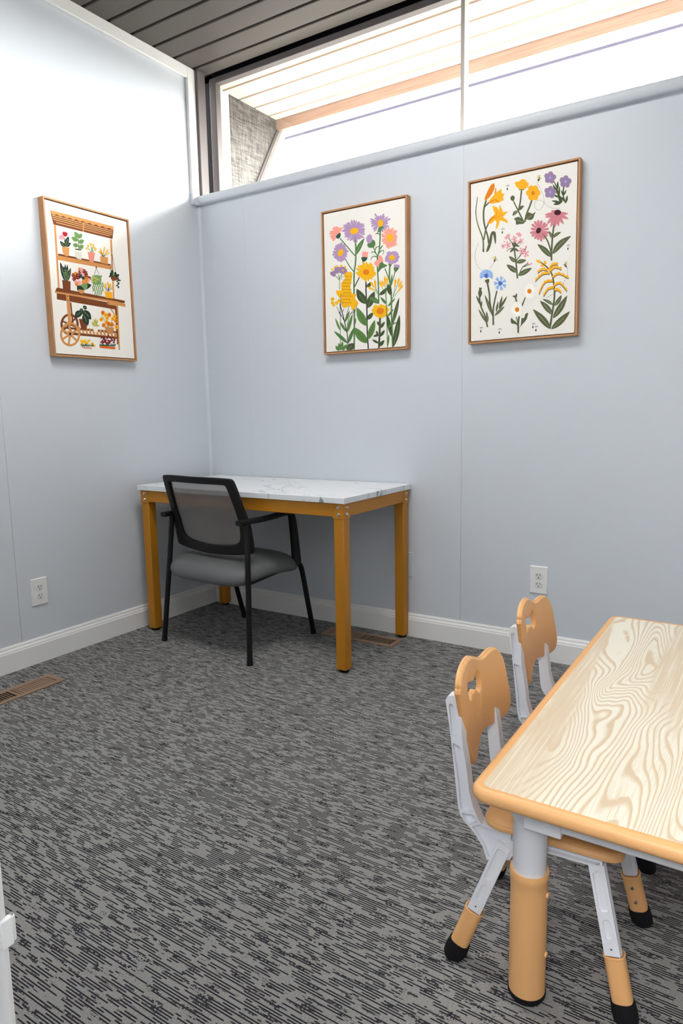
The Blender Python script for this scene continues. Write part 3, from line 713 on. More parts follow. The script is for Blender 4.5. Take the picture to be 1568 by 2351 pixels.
            for a_, b_ in zip(R, R[1:]):
                for i in range(24): bm.faces.new((a_[i], a_[(i + 1) % 24], b_[(i + 1) % 24], b_[i]))
            bm.faces.new(R[0]); bm.faces.new(R[-1])
            obj('foot', bm, M['rubber'], lg)
    for xx in (-0.05, 0.07):
        bm = nb(); box(bm, xx, -0.096, 0.276, xx + 0.02, 0.096, 0.2925); obj('cross_bar', bm, M['kidwhite'], t, bevel=0.002)
    return t
def copy_tree(o, parent=None):
    c = o.copy(); COL.objects.link(c)
    if parent is not None: c.parent = parent
    for ch in list(o.children): copy_tree(ch, c)
    return c
ch1 = make_toddler_chair()
tag(ch1, 'toddler chair nearest the camera, fully in view at the near end of the low table', 'chair', 'toddler chairs along the low table')
for x, y, rz in ((2.399, -1.137, 0.019),):
    c = copy_tree(ch1); c.location = (x, y, 0); c.rotation_euler = (0, 0, rz)
    tag(c, 'farther toddler chair, nearer the back wall, only its back showing above the table', 'chair', 'toddler chairs along the low table')

# ------------------------------------------------------------------ framed prints
# Each print is drawn flat on its canvas; the outlines below are in drawing units and a plane
# projective map (eight numbers) lays them out in metres on the canvas.
AR = random.Random(4)
def pmap(h): return lambda a, b: ((h[0]*a+h[1]*b+h[2])/(h[6]*a+h[7]*b+1), (h[3]*a+h[4]*b+h[5])/(h[6]*a+h[7]*b+1))
INK = {'P': (178,146,184), 'K': (246,158,142), 'Y': (240,178,24), 'O': (222,124,22), 'G': (84,122,72), 'D': (70,84,54), 'M': (92,130,68), 'N': (46,46,54),
 'V': (150,172,110), 'T': (44,88,66), 'Q': (152,126,160), 'B': (150,104,20), 'S': (92,98,70), 'W': (170,190,140), 'o': (222,128,24), 'y': (246,174,34), 'w': (226,222,206), 'b': (196,190,96),
 'c': (140,178,228), 'u': (66,104,188), 'R': (206,128,136), 'm': (72,28,38), 'p': (234,160,168), 'E': (250,246,236), 'g': (176,176,170), 't': (206,142,82), 'n': (120,66,32), 'h': (224,166,110),
 'r': (176,24,44), 't2': (212,148,88), 'n2': (120,62,34), 'd': (40,58,46), 'F': (116,150,92), 'E2': (238,234,220), 'k': (232,144,128), 'm2': (124,26,40), 'z': (226,98,30)}
INKM = {k: mat('ink_' + k.lower() + ('_deep' if k.isupper() else '_soft'), srgb(*v), 0.75, 0.2) for k, v in INK.items()}
class Art:
    def __init__(s,fn): s.L=[];s.fn=fn
    def add(s,c,pts): s.L.append((c,[s.fn(*q) for q in pts]))
    def poly(s,c,*p): s.add(c,list(p))
    def blob(s,c,*p,n=5): s.add(c,catmull(list(p),True,n))
    def st(s,c,w,*p,w2=None):
        q=catmull(list(p),False,6) if len(p)>2 else list(p)
        a=[];b=[]
        for i,(x,y) in enumerate(q):
            x0,y0=q[max(i-1,0)];x1,y1=q[min(i+1,len(q)-1)]
            dx,dy=x1-x0,y1-y0;l=math.hypot(dx,dy) or 1
            ww=(w if w2 is None else w+(w2-w)*i/(len(q)-1))/2
            a.append((x-dy/l*ww,y+dx/l*ww));b.append((x+dy/l*ww,y-dx/l*ww))
        s.add(c,a+b[::-1])
    def leaf(s,c,x0,y0,x1,y1,w,bend=0,vein=None,vw=5):
        dx,dy=x1-x0,y1-y0;l=math.hypot(dx,dy);nx,ny=-dy/l,dx/l
        A=[];B=[];M=[]
        for i in range(11):
            t=i/10;h=w/2*math.sin(math.pi*min(1,t**.85))**.8 if 0<t<1 else 0
            o=bend*math.sin(math.pi*t)
            px,py=x0+dx*t+nx*o,y0+dy*t+ny*o
            A.append((px+nx*h,py+ny*h));B.append((px-nx*h,py-ny*h));M.append((px,py))
        s.add(c,A+B[-2:0:-1])
        if vein: s.st(vein,vw,*M[1:9:2])
    def ell(s,c,x,y,rx,ry,a=0,n=20):
        ca,sa=math.cos(math.radians(a)),math.sin(math.radians(a))
        s.add(c,[(x+rx*math.cos(t)*ca-ry*math.sin(t)*sa,y+rx*math.cos(t)*sa+ry*math.sin(t)*ca) for t in [2*math.pi*i/n for i in range(n)]])
    def daisy(s,c,x,y,rx,ry,n,pw,cen=None,crx=0,cry=0,a0=0,jit=.12,core=.45,arc=(0,360),blunt=.7):
        if core: s.ell(c,x,y,rx*core,ry*core)
        for i in range(n):
            a=math.radians(a0+arc[0]+(arc[1]-arc[0])*(i+.5)/n+AR.uniform(-3,3));k=1+AR.uniform(-jit,jit)
            ux,uy=math.cos(a),math.sin(a);ex,ey=x+rx*ux*k,y+ry*uy*k
            bx,by=x+rx*ux*.15,y+ry*uy*.15
            dx,dy=ex-bx,ey-by;l=math.hypot(dx,dy) or 1;nx,ny=-dy/l,dx/l
            P=[]
            for t,h in ((0,.25),(.5,.8),(.8,1),(.95,blunt),(1,.25)): P.append((bx+dx*t+nx*pw/2*h,by+dy*t+ny*pw/2*h))
            for t,h in ((1,.25),(.95,blunt),(.8,1),(.5,.8),(0,.25)): P.append((bx+dx*t-nx*pw/2*h,by+dy*t-ny*pw/2*h))
            s.add(c,P)
        if cen: s.ell(cen,x,y,crx,cry)
    def dash(s,c,w,*p,k=2):
        q=catmull(list(p),False,8)
        for i in range(0,len(q)-1,k): s.st(c,w,q[i],q[i+1])
P='P';K='K';Y='Y';O='O';G='G';D='D';M_='M';N='N';V='V';S='S'
# meadow flowers
A=Art(pmap((0.000417364, -5.03601e-06, -0.300277, -4.74151e-05, -0.000345106, 0.46179, 6.71954e-05, -1.63966e-05)))

A.st(G,20,(612,620),(625,760),(628,920),(622,1040),(606,1150),(604,1400),(608,1800),(606,2196))
A.st(G,15,(415,690),(520,810),(618,925));A.st(G,13,(480,955),(540,1060),(605,1145))
A.st(D,14,(612,1342),(675,1215))
A.leaf(G,622,920,745,685,62,-8,V)
A.daisy(P,608,585,158,146,34,24);A.ell(Y,606,590,57,42,-12)
A.daisy(K,385,640,105,110,13,26,arc=(120,310),core=.4);A.blob('T',(360,665),(385,632),(418,615),(422,655),(405,688),(372,690))
A.daisy(P,422,885,102,132,20,34);A.ell(Y,422,884,36,52,22)
A.daisy(P,960,480,128,122,22,26,jit=.2);A.ell(Y,960,485,38,50,12)
A.st(G,18,(958,580),(955,700),(945,850),(922,940),(920,1080),(932,1300),(938,1570))
A.blob(G,(940,545),(985,525),(1002,550),(975,572),(968,600),(930,600))
A.st(G,13,(950,640),(925,622),(895,630))
A.daisy(K,1088,682,113,142,24,28,jit=.15);A.ell(Y,1087,682,44,54)
A.blob(G,(850,705),(890,740),(880,790),(850,815),(800,810),(790,770));A.daisy(G,835,768,62,58,18,9,core=.5,blunt=.3)
A.blob(P,(770,680),(800,640),(835,640),(850,690),(845,735),(800,758),(772,720))
A.st(G,12,(860,800),(900,890),(925,945))
A.st(G,12,(905,900),(870,870),(838,885));A.st(G,16,(925,950),(880,930),(845,945),(828,985),w2=6)
A.st(G,12,(890,850),(905,810),(940,800));A.st(G,14,(940,890),(985,850),(1006,870),(990,912),w2=6);A.st(G,14,(940,855),(990,785))
A.poly(K,(710,940),(712,870),(722,880),(735,858),(748,876),(765,858),(775,878),(796,866),(790,945));A.blob('T',(706,945),(782,945),(770,985),(730,1008),(712,985))
A.st(G,14,(728,1000),(722,1030))
A.blob(K,(935,935),(960,915),(985,945),(998,1005),(960,1035),(925,1070),(880,1040),(882,1005),(915,985),(935,970));A.blob(G,(945,1040),(985,1008),(1010,1035),(1052,1052),(1018,1080),(975,1098),(930,1145))
A.st(G,14,(1020,1095),(1082,1250))
A.st(G,20,(1090,1040),(1082,1230),(1105,1420),(1110,1700),(1126,2155));A.blob(G,(1068,1035),(1115,1040),(1095,1075),(1082,1075))
A.daisy(P,1118,952,98,92,20,32);A.ell(Y,1116,950,40,36)
A.blob(P,(1150,1045),(1215,1048),(1212,1088),(1148,1085));A.blob(G,(1142,1085),(1208,1088),(1180,1135),(1158,1150),(1145,1120));A.st(G,12,(1158,1140),(1108,1320))
A.leaf(G,1100,1350,1118,1170,26)
# yarrow
for x,y in [(310,1110),(345,1080),(375,1065),(430,1060),(485,1075),(500,1110),(292,1150),(300,1175)]:A.ell(Y,x,y,16,14)
for x,y in [(310,1165),(335,1150),(365,1140),(365,1105),(395,1100),(420,1100),(440,1140),(465,1105),(485,1130),(450,1095),(330,1180),(470,1150),(390,1135)]:A.ell('Q',x,y,27,26)
A.ell(Y,455,1118,10,14)
for p in [(340,1180),(390,1165),(440,1160)]: A.st(G,6,p,(405,1250))
A.st(G,7,(405,1190),(410,1380));A.st(G,8,(415,1560),(420,1800),(420,2195));A.st(G,6,(430,1250),(440,1170))
# goldenrod
A.blob(Y,(550,1140),(582,1165),(572,1250),(555,1350),(580,1430),(632,1445),(620,1500),(662,1560),(640,1605),(580,1655),(555,1600),(500,1620),(455,1620),(430,1550),(442,1460),(420,1500),(370,1440),(365,1395),(430,1385),(430,1300),(480,1235),(470,1180),(500,1150))
for x,y,r in [(315,1510,26),(315,1560,24),(330,1590,20),(370,1560,24),(405,1530,24),(480,1590,30),(590,1630,24),(610,1590,34)]:A.ell(Y,x,y,r,r)
for r in range(9):
    for q in range(4):
        x=455+q*34+(r%2)*15;y=1200+r*44
        if 440<x<560: A.st('B',6,(x-12,y),(x,y+8),(x+12,y))
for a in [(370,1610,470,1800),(430,1440,425,1600),(450,1680,470,1640),(540,1600,480,1800),(610,1650,560,1700)]:A.st(N,6,a[:2],a[2:])
A.st(N,12,(415,1575),(445,1690),(485,1850),(515,2000),(520,2120));A.st(N,7,(560,1700),(530,1780),(510,1920));A.st(N,8,(395,1680),(470,1790));A.st(N,6,(640,1590),(615,1680),(560,1700))
# yellow daisies
A.leaf(D,770,1345,832,1280,50,10);A.st(N,17,(765,1240),(768,1450),(778,1650),(783,1950),(797,2182))
A.leaf(D,778,1575,640,1370,105,-12,V,4);A.leaf(D,785,1630,880,1405,95,0,V,4);A.leaf(G,942,1565,800,1490,68,10,V,4)
A.leaf(D,785,1785,862,1690,58);A.leaf('M',778,1872,642,1622,105,-10,N,4);A.leaf('M',785,2102,603,1890,112,-8,N,4);A.leaf('M',793,2055,886,1790,80,4,N,4)
A.leaf(D,945,1455,1060,1350,52,8);A.leaf(D,1100,1460,1060,1300,60)
A.daisy(Y,768,1140,125,122,26,30,jit=.15);A.ell(O,768,1145,43,38)
A.st(D,26,(955,1755),(950,1950),(940,2172));A.daisy(Y,957,1670,116,88,26,26,jit=.14);A.ell(O,958,1670,50,44,-10)
for a in [(950,1870,916,1808,34),(960,1900,1020,1812,40),(940,1990,862,2012,34),(925,1990,905,1935,30),(955,2015,1020,1925,42),(938,2105,848,2055,32),(945,2145,1014,2062,48)]:A.leaf(D,*a)
# tube flowers
for a in [(985,1355,955,1285),(1010,1340,985,1270),(1022,1320,1022,1215),(1045,1310,1056,1232),(895,1350,886,1265),(875,1350,835,1290),(880,1390,805,1352),(1155,1345,1164,1252),(1192,1305,1210,1240),(1200,1350,1240,1285),(1200,1405,1252,1330)]:
    A.st(Y,16,a[:2],a[2:],w2=34);dx,dy=a[2]-a[0],a[3]-a[1];l=math.hypot(dx,dy)
    for o in (-12,0,12): A.st(Y,3,(a[2],a[3]),(a[2]+dx/l*26-dy/l*o,a[3]+dy/l*26+dx/l*o))
for a in [(895,1350,935,1450),(875,1385,935,1450),(880,1350,930,1430),(985,1355,1030,1455),(1022,1320,1036,1455),(1045,1310,1040,1440),(1155,1345,1130,1480),(1192,1305,1135,1470),(1200,1405,1125,1500)]:A.st('M',6,a[:2],a[2:])
A.st('M',12,(1034,1450),(1042,1620),(1050,1900),(1055,2162));A.leaf(G,1042,1575,960,1480,36);A.leaf(G,1060,1610,1160,1495,30);A.leaf(G,1058,1745,1140,1640,28)
A.st('M',10,(1120,1490),(1090,1570));A.leaf(D,1125,1840,1215,1485,48,0,V,4);A.leaf(D,1135,2155,1220,1720,74,6,V,4);A.leaf(D,1050,1720,1110,2015,56);A.leaf('M',1055,1900,1190,1822,26,-14);A.leaf('M',1055,2150,1076,1980,30)
for a in [(415,1930,350,1762,28),(500,1950,410,1808,36),(510,1965,585,1708,44),(485,1820,545,1665,34),(520,2105,332,1938,48),(525,2105,606,1890,46),(608,1870,632,1760,24),(405,2205,355,2140,44),(412,2200,400,2100,40),(428,2200,452,2078,42),(445,2205,508,2118,44)]:A.leaf('M' if a[0]<515 and a[0]!=520 else G,*a)
A.leaf(D,505,2200,612,2105,92,0,V,4)
ART_MEADOW = A.L
# botanical chart
A=Art(pmap((0.000360674, 3.37756e-06, -0.280346, -5.10232e-05, -0.000339986, 0.463517, 6.62053e-05, -1.61529e-05)))
# lily
A.st(S,20,(345,575),(318,680),(315,800),(335,910),(365,1010),(375,1090));A.st(S,16,(330,650),(380,600));A.st(S,16,(370,860),(340,930),(318,1050))
A.st(S,22,(312,1195),(305,1040),(250,880),(222,720),(242,535),w2=8);A.st('W',4,(310,1160),(300,1040),(250,890),(225,740))
A.blob(S,(345,1190),(375,1080),(400,970),(430,945),(460,965),(465,1060),(455,1098),(440,1040),(425,985),(410,1080),(380,1170))
A.blob('o',(440,372),(445,430),(410,505),(360,560),(335,585),(330,540),(360,470),(400,395))
A.poly('y',(375,600),(400,550),(448,500),(465,420),(470,480),(525,435),(532,490),(565,495),(545,545),(558,570),(500,600),(400,618))
A.st('o',14,(375,600),(450,570),(500,595));A.st('o',10,(448,500),(462,425))
A.poly('y',(360,865),(385,800),(430,755),(450,740),(430,690),(418,640),(480,660),(500,700),(506,622),(540,690),(545,718),(610,705),(570,750),(545,775),(600,815),(606,850),(550,825),(510,815),(490,890),(458,925),(470,840),(455,810),(410,850))
A.st('o',16,(362,862),(400,800),(450,775));A.st('o',5,(455,780),(480,690));A.st('o',5,(460,790),(540,745))
# buttercup
A.st(S,20,(800,845),(740,720),(690,620),(665,565),w2=12);A.st(S,18,(735,690),(755,590),(770,450));A.st(S,20,(808,835),(830,740),(870,640),(902,545))
A.ell(S,662,548,26,32,10);A.st(S,16,(740,445),(772,442),(802,445))
A.blob('y',(742,440),(700,400),(693,355),(740,345),(775,320),(820,330),(830,355),(855,370),(840,420),(800,440))
for i in range(6): 
    t=math.radians(i*60+30);A.ell('y',910+50*math.sin(t),485+58*math.cos(t),36,40,0)
A.ell('y',910,485,46,46);A.ell('o',908,487,22,26)
A.leaf(S,735,695,800,638,40,-6);A.leaf(S,725,700,662,760,40,6,'W',4)
A.blob(S,(815,800),(850,720),(900,735),(938,712),(925,745),(910,790),(880,810),(840,805));A.blob(S,(800,848),(745,775),(680,795),(700,820),(705,865),(745,860));A.st('W',4,(830,800),(890,755));A.st('W',4,(790,835),(715,810))
# bees & trails
def bee(x,y,s=1,fl=1):
    A.ell('w',x-14*s*fl,y-16*s,16*s,24*s,-20*fl);A.ell('b',x+2*s*fl,y-20*s,11*s,22*s,10);A.ell(N,x-2,y+12*s,13*s,24*s,30*fl);A.ell('y',x+2,y+6*s,9*s,8*s);A.st(N,4,(x-4,y+30*s),(x-14*fl,y+48*s));A.st(N,4,(x+18*s*fl,y-2),(x+34*s*fl,y+4))
bee(980,310);bee(452,1280,.9);A.ell('w',420,1265,18,12,30);A.ell('w',478,1295,18,12,20);bee(1300,1345,.9,-1)
A.dash(N,5,(958,365),(1000,450),(1036,530),(1035,620),(1000,680),(950,685),(925,640),(940,590),(990,572),(1040,600),(1080,640),(1150,670),(1240,668))
A.dash(N,5,(252,1088),(222,1170),(212,1260),(240,1360),(288,1410));A.dash(N,5,(440,1325),(410,1360),(385,1395));A.dash(N,5,(1318,1370),(1322,1450),(1290,1530),(1220,1640),(1150,1700),(1060,1745))
# phlox purple
A.st(D,20,(1240,610),(1210,520),(1195,430),(1155,340),w2=10);A.st(D,15,(1300,610),(1268,510),(1278,400));
for a in [(1205,500,1145,380,30),(1200,450,1205,345,26),(1215,560,1225,400,24),(1245,605,1150,625,32),(1235,600,1130,580,28),(1210,540,1155,505,24),(1255,605,1225,510,30),(1300,600,1245,530,26),(1305,600,1318,515,26),(1270,520,1305,450,22),(1268,520,1245,450,20)]:A.leaf(D,*a)
for x,y in [(1112,302),(1296,350),(1114,478)]:
    for i in range(5):
        t=math.radians(i*72+8);A.ell('Q',x+42*math.sin(t),y-42*math.cos(t),32,34)
    A.ell('Q',x,y,36,36);A.ell('c',x,y,11,17,25)
# coneflowers
A.st(S,20,(1160,860),(1142,1000),(1132,1150),(1128,1298));A.st(S,18,(1005,960),(1065,1030),(1110,1140),(1128,1240))
A.leaf(S,1125,1255,960,1100,66,8,'W',4);A.leaf(S,1140,1220,1366,1000,74,-22,'W',4);A.leaf(S,1138,1025,1245,955,38,-8,'W',4);A.leaf(S,1132,1030,1095,942,34,6,'W',4)
for x,y in [(1045,748),(1050,780),(1072,862),(1115,900),(1168,905),(1215,890),(1275,862),(1335,800),(1330,735),(1125,695),(1240,830),(1150,850)]:A.leaf('R',1190,735,x,y,46)
A.ell('m',1202,720,42,34,-5)
A.daisy('R',988,938,112,125,16,32,jit=.08,core=.3);A.ell('m',974,937,28,38,30)
# pink cluster
A.st(S,18,(720,1512),(705,1330),(688,1200),(680,1080));A.st(S,12,(705,1300),(760,1230),(822,1150));A.st(S,10,(740,1470),(780,1380),(850,1330));A.st(S,9,(790,1375),(890,1332))
for a in [(680,1120,615,1030),(680,1130,760,1065),(680,1140,610,1165),(680,1120,690,1060)]:A.st(S,9,a[:2],a[2:])
for a in [(685,1145,630,1200,28),(690,1150,735,1190,26),(690,1110,748,1128,26),(700,1318,620,1245,44),(705,1320,828,1290,50),(720,1440,590,1345,62),(725,1478,895,1385,58)]:A.leaf(S,*a,0,'W' if a[4]>40 else None,4)
A.blob(S,(655,1085),(705,1080),(700,1130),(670,1135))
for x,y,r in [(607,1110,34),(683,1042,34),(762,1065,30),(768,1182,34),(822,1215,36),(548,1125,22)]:
    A.daisy('p',x,y,r*1.1,r*1.3,5,r*.72,core=.2,jit=.03);A.ell('R',x,y,9,11)
for a in [(600,1030,620,975,44),(600,1035,570,1010,40),(720,1000,775,985,40),(725,990,712,962,30),(735,985,750,958,30),(600,1165,596,1190,22),(820,1150,828,1118,24),(862,1345,902,1328,22),(835,1325,855,1312,16),(575,1075,552,1062,16)]:A.leaf('p',*a)
# goldenrod
A.st(S,24,(1110,2105),(1150,1850),(1165,1680),(1140,1480),(1080,1380),(980,1305),w2=14)
A.poly('y',(940,1290),(985,1288),(1000,1320),(1030,1350),(1055,1375),(990,1365),(1010,1340),(960,1320));A.blob('y',(1040,1340),(1040,1305),(1058,1302),(1068,1330),(1055,1350))
for a in [((1105,1410),(1140,1350),(1205,1340)),((1110,1425),(1170,1380),(1250,1400)),((1085,1415),(1020,1405),(965,1440)),((1110,1450),(1020,1460),(935,1540)),((1145,1500),(1220,1455),(1335,1505)),((1145,1545),(1050,1560),(980,1695)),((1160,1600),(1230,1570),(1315,1660)),((1155,1625),(1090,1640),(1035,1720)),((1170,1660),(1200,1645),(1245,1680))]:
    A.st('y',34,*a,w2=18);b=[(x,y+13) for x,y in a];A.st(S,9,*b)
    q=catmull(list(a),False,5)
    for x,y in q[1::2]:A.ell('y',x,y-12,13,12)
for a in [(1120,2120,905,1880,78),(1140,1945,990,1778,66),(1150,1830,1020,1758,36),(1165,1840,1250,1710,48),(1148,1990,1318,1715,72),(1125,2120,1350,1905,74)]:A.leaf(S,*a,6,'W',4)
# cornflowers
A.st(S,20,(432,2070),(430,1900),(445,1790),(475,1660),w2=16);A.st(S,20,(425,1960),(390,1800),(385,1700),(362,1575));A.st(S,18,(362,2095),(330,1960),(280,1840),(265,1730))
A.blob(S,(330,1535),(380,1520),(378,1560),(360,1580));A.blob(S,(250,1690),(262,1640),(258,1622),(295,1625),(288,1650),(298,1690),(270,1745))
for a in [(285,1840,225,1715,26),(285,1860,292,1780,22),(345,2040,252,1878,28),(365,2040,350,1905,30),(420,1955,328,1705,36),(445,1960,565,1845,32),(465,1915,490,1785,24),(500,1880,540,1718,26),(505,1880,598,1722,26)]:A.leaf(S,*a,0,'W' if a[4]>27 else None,3)
for cx,cy,arc,rx,ry in [(348,1480,(150,390),82,80),(515,1570,(0,360),76,86)]:
    n=7
    for i in range(n):
        t=math.radians(arc[0]+(arc[1]-arc[0])*(i+.5)/n);ux,uy=math.cos(t),math.sin(t);nx,ny=-uy,ux
        Pp=[(cx+ux*12,cy+uy*12)]
        for k in range(-4,5): 
            m=1.06 if k%2==0 else .84
            Pp.append((cx+(ux*math.cos(k*.075)+nx*math.sin(k*.075))*rx*m,cy+(uy*math.cos(k*.075)+ny*math.sin(k*.075))*ry*m))
        A.add('c',Pp)
    A.daisy('u',cx,cy,28,30,11,10,core=.6)
# chamomile
A.st(S,20,(730,2165),(730,2060),(742,1950));A.st(S,12,(735,2090),(705,1960));A.st(S,20,(770,1850),(815,1740),w2=12);A.st(S,18,(710,1790),(695,1730));A.blob(S,(660,1720),(690,1715),(715,1690),(715,1730),(695,1745))
A.blob(S,(735,2110),(760,2070),(770,1990),(800,1985),(815,1940),(848,1925),(840,1970),(825,2010),(790,2050));A.blob(S,(725,2090),(700,2060),(650,2050),(640,2010),(650,1985),(672,2010),(700,2030),(725,2060))
for x,y in [(865,1665),(717,1885)]:
    A.daisy('E',x,y,78,92,20,22,jit=.06,core=.5);A.ell('o',x,y,26,29)
# seeds
for x,y in [(605,400),(545,920),(288,2105),(510,2120),(912,2055),(948,2092),(1332,1115)]:
    A.st('g',12,(x-18,y+4),(x,y-6),(x+22,y));A.st('g',3,(x,y),(x-4,y+25));A.ell(N,x-6,y+40,7,15,10)
ART_CHART = A.L
# flower cart
A=Art(pmap((0.000392323, -2.64875e-05, -0.302351, 5.43547e-05, -0.000318162, 0.352067, -0.000100142, -7.64463e-06)))
W='t';Bn='n'
A.poly(Bn,(306,298),(1125,512),(1110,665),(350,478))
for i,(a,b,c,d) in enumerate([(330,352,1108,560),(338,378,1106,582),(345,405,1105,605),(385,445,1075,622)]):
    A.poly('h',(a,b),(c,d),(c,d+9),(a,b+9))
A.poly(W,(730,450),(750,455),(740,572),(726,568))
sc=[(305,290),(1125,505),(1122,540)]
for i in range(19,-1,-1):
    t=i/19.;sc.append((310+t*800,330+t*208+(14 if i%2 else -6)))
A.poly(W,*sc)
A.poly(W,(355,482),(383,488),(432,1340),(412,1335));A.poly(W,(1078,665),(1102,672),(1136,1465),(1118,1450))
A.poly(Bn,(410,850),(1090,990),(1085,1008),(410,885));A.poly(W,(390,872),(1090,1008),(1092,1058),(392,930))
A.poly(Bn,(395,1288),(1270,1458),(1265,1490),(1180,1478),(370,1340));A.poly(Bn,(392,1355),(1060,1480),(1165,1530),(1165,1575),(395,1440))
A.poly(W,(370,1335),(1165,1465),(1275,1500),(1275,1538),(1040,1490),(1040,1468),(370,1358));A.poly(W,(1035,1462),(1180,1490),(1180,1528),(1045,1505))
A.ell(N,1056,1486,6,7)
# under-cart
A.poly(Bn,(1140,1535),(1165,1540),(1190,2025),(1168,2015));A.poly(W,(1165,1525),(1182,1530),(1206,2092),(1188,2088));A.poly(W,(1080,1565),(1095,1560),(1160,1660),(1150,1670))
A.poly(Bn,(560,1480),(580,1480),(610,1740),(590,1740))
A.poly(Bn,(470,1790),(1170,1850),(1170,1880),(470,1815));A.poly(Bn,(600,1865),(1175,1920),(1178,1950),(600,1898))
for i in range(11):
    x=665+i*46;A.poly(W,(x,1790+i*7),(x+26,1794+i*7),(x+40,1878+i*5),(x+12,1874+i*5))
def ring(c,x,y,rx,ry,wd,a0=0,a1=360):
    n=40;o=[];q=[]
    for i in range(n+1):
        t=math.radians(a0+(a1-a0)*i/n);o.append((x+rx*math.cos(t),y+ry*math.sin(t)));q.append((x+(rx-wd)*math.cos(t),y+(ry-wd)*math.sin(t)))
    for i in range(n): A.add(c,[o[i],o[i+1],q[i+1],q[i]])
ring(Bn,558,1760,118,138,30)
for t in (20,80,140,200,260,320): A.st(Bn,22,(558,1760),(558+105*math.cos(math.radians(t)),1760+125*math.sin(math.radians(t))))
A.poly(W,(512,1380),(552,1388),(582,1745),(540,1755));A.poly(N,(552,1395),(575,1480),(605,1735),(582,1745)) if 0 else None
A.ell(N,533,1400,6,8);A.ell(N,538,1452,6,8)
ring(W,565,1890,130,155,28);A.ell(W,565,1885,40,46)
for t in (-95,-25,40,100,150,205): A.st(W,26,(565,1888),(565+118*math.cos(math.radians(t)),1888+140*math.sin(math.radians(t))))
A.ell(N,565,1885,14,20)
# plants shelf 1
for a in [(500,770,435,690,44),(505,760,575,715,50),(500,750,545,630,56),(520,770,535,705,36)]:A.leaf('d',*a,0,'V',4)
A.st(D,9,(505,760),(485,640));A.poly('r',(462,575),(474,580),(480,562),(492,578),(502,564),(510,582),(528,578),(532,608),(520,632),(490,634),(470,608));A.poly('p',(418,630),(430,622),(436,606),(446,618),(460,598),(468,614),(484,622),(486,655),(474,674),(446,676),(424,656))
A.poly('t2',(460,762),(556,775),(548,880),(520,888),(485,870),(465,820))
A.st(D,8,(675,800),(672,650));
for a in [(672,650,622,570,56),(672,655,715,595,58),(668,690,580,640,62),(675,715,745,680,62),(670,760,598,730,56),(678,785,740,745,60)]:A.leaf('F',*a,0,'D',4)
A.poly('E2',(615,790),(720,802),(722,915),(700,930),(650,915),(628,870));A.ell(D,668,800,48,9,8)
for i in range(5): A.st(N,3,(622+i*2,825+i*18),(670,842+i*18),(720,842+i*18))
for a in [(835,835,790,770),(840,835,800,790),(845,835,830,740),(850,835,860,750),(855,835,885,800),(845,830,845,770)]:A.st('F',7,a[:2],a[2:])
for x,y in [(795,752),(828,730),(858,742),(872,775),(890,795),(778,785)]:A.blob(Y,(x-14,y-16),(x,y-6),(x+12,y-18),(x+12,y+12),(x-4,y+18))
A.poly('k',(788,828),(886,842),(865,965),(812,955))
for a in [(985,890,935,830),(985,890,950,800),(990,890,1000,780),(995,890,1040,810),(995,890,1050,850),(985,890,975,850)]:
    A.st(N,5,a[:2],a[2:])
    for k in (.6,.8,1): A.ell(Y,a[0]+(a[2]-a[0])*k+6,a[1]+(a[3]-a[1])*k-4,10,9)
A.poly('t2',(952,885),(1052,900),(1050,990),(955,970))
# shelf 2
for a in [(505,1215,436,960,50),(510,1215,480,1010,36),(512,1215,500,985,40),(520,1215,530,990,38),(525,1215,572,1035,44),(515,1215,470,1090,40)]:
    A.leaf('d',*a,0,'V',5)
for i in range(14): A.st('V',4,(470+random.uniform(0,60),1060+i*11),(495+random.uniform(0,50),1066+i*11))
A.poly('n2',(462,1190),(570,1210),(570,1340),(520,1348),(475,1325))
A.leaf('d',700,1290,840,1255,80);A.leaf('d',700,1310,650,1300,60)
fl=[('m2',605,1130),('o',635,1110),('m2',640,1160),('m2',660,1130),('o',690,1055),('m2',690,1090),('p',720,1080),('p',735,1110),('m2',740,1075),('m2',765,1100),('p',710,1060),('m2',615,1180),('m2',670,1160),('d',700,1140),('d',735,1165),('o',775,1155),('m2',810,1170),('o',735,1215),('o',780,1215),('p',800,1195),('p',640,1220),('o',650,1245),('p',680,1220),('p',690,1245),('o',770,1190),('m2',770,1130)]
for c,x,y in fl:
    A.daisy(c,x,y,24,27,5,22,core=.5,jit=.05);A.ell(Y if c!='d' else 'd',x,y,5,5)
A.blob('F',(700,1260),(740,1240),(785,1250),(780,1300),(745,1322),(710,1300));A.blob('d',(650,1275),(690,1262),(735,1300),(735,1328),(680,1325));A.poly('t2',(668,1310),(748,1325),(745,1355),(715,1368),(685,1355))
A.st(N,4,(900,1035),(872,1140));A.st(N,4,(900,1035),(945,1145));A.ell(N,900,1028,8,12)
A.ell('F',905,1190,62,62)
for i in range(40): A.ell('F' if i%3 else 'b',905+random.uniform(-60,60),1185+random.uniform(-55,60),14,11)
for i,x in enumerate((855,878,905,930,955,978)):
    A.st('F',13,(x,1220),(x+10,1260),(x-2,1290),(x+10,1320 if i in(0,5) else 1350),(x,1340 if i in (0,5) else 1388))
for a in [(1050,1335,1005,1290),(1050,1335,1018,1260),(1055,1335,1050,1240),(1058,1335,1080,1260),(1060,1335,1100,1300),(1055,1335,1060,1280)]:
    A.st(N,5,a[:2],a[2:]);A.blob(Y,(a[2]-15,a[3]-12),(a[2],a[3]-22),(a[2]+14,a[3]-10),(a[2]+6,a[3]+14))
A.poly('y',(1008,1335),(1104,1348),(1110,1432),(1020,1420))
A.st(N,4,(1110,880),(1085,1090));A.st(N,4,(1108,880),(1150,1090));A.st(N,9,(1092,865),(1110,878))
A.blob('n',(1085,1155),(1130,1140),(1175,1165),(1155,1195),(1110,1200))
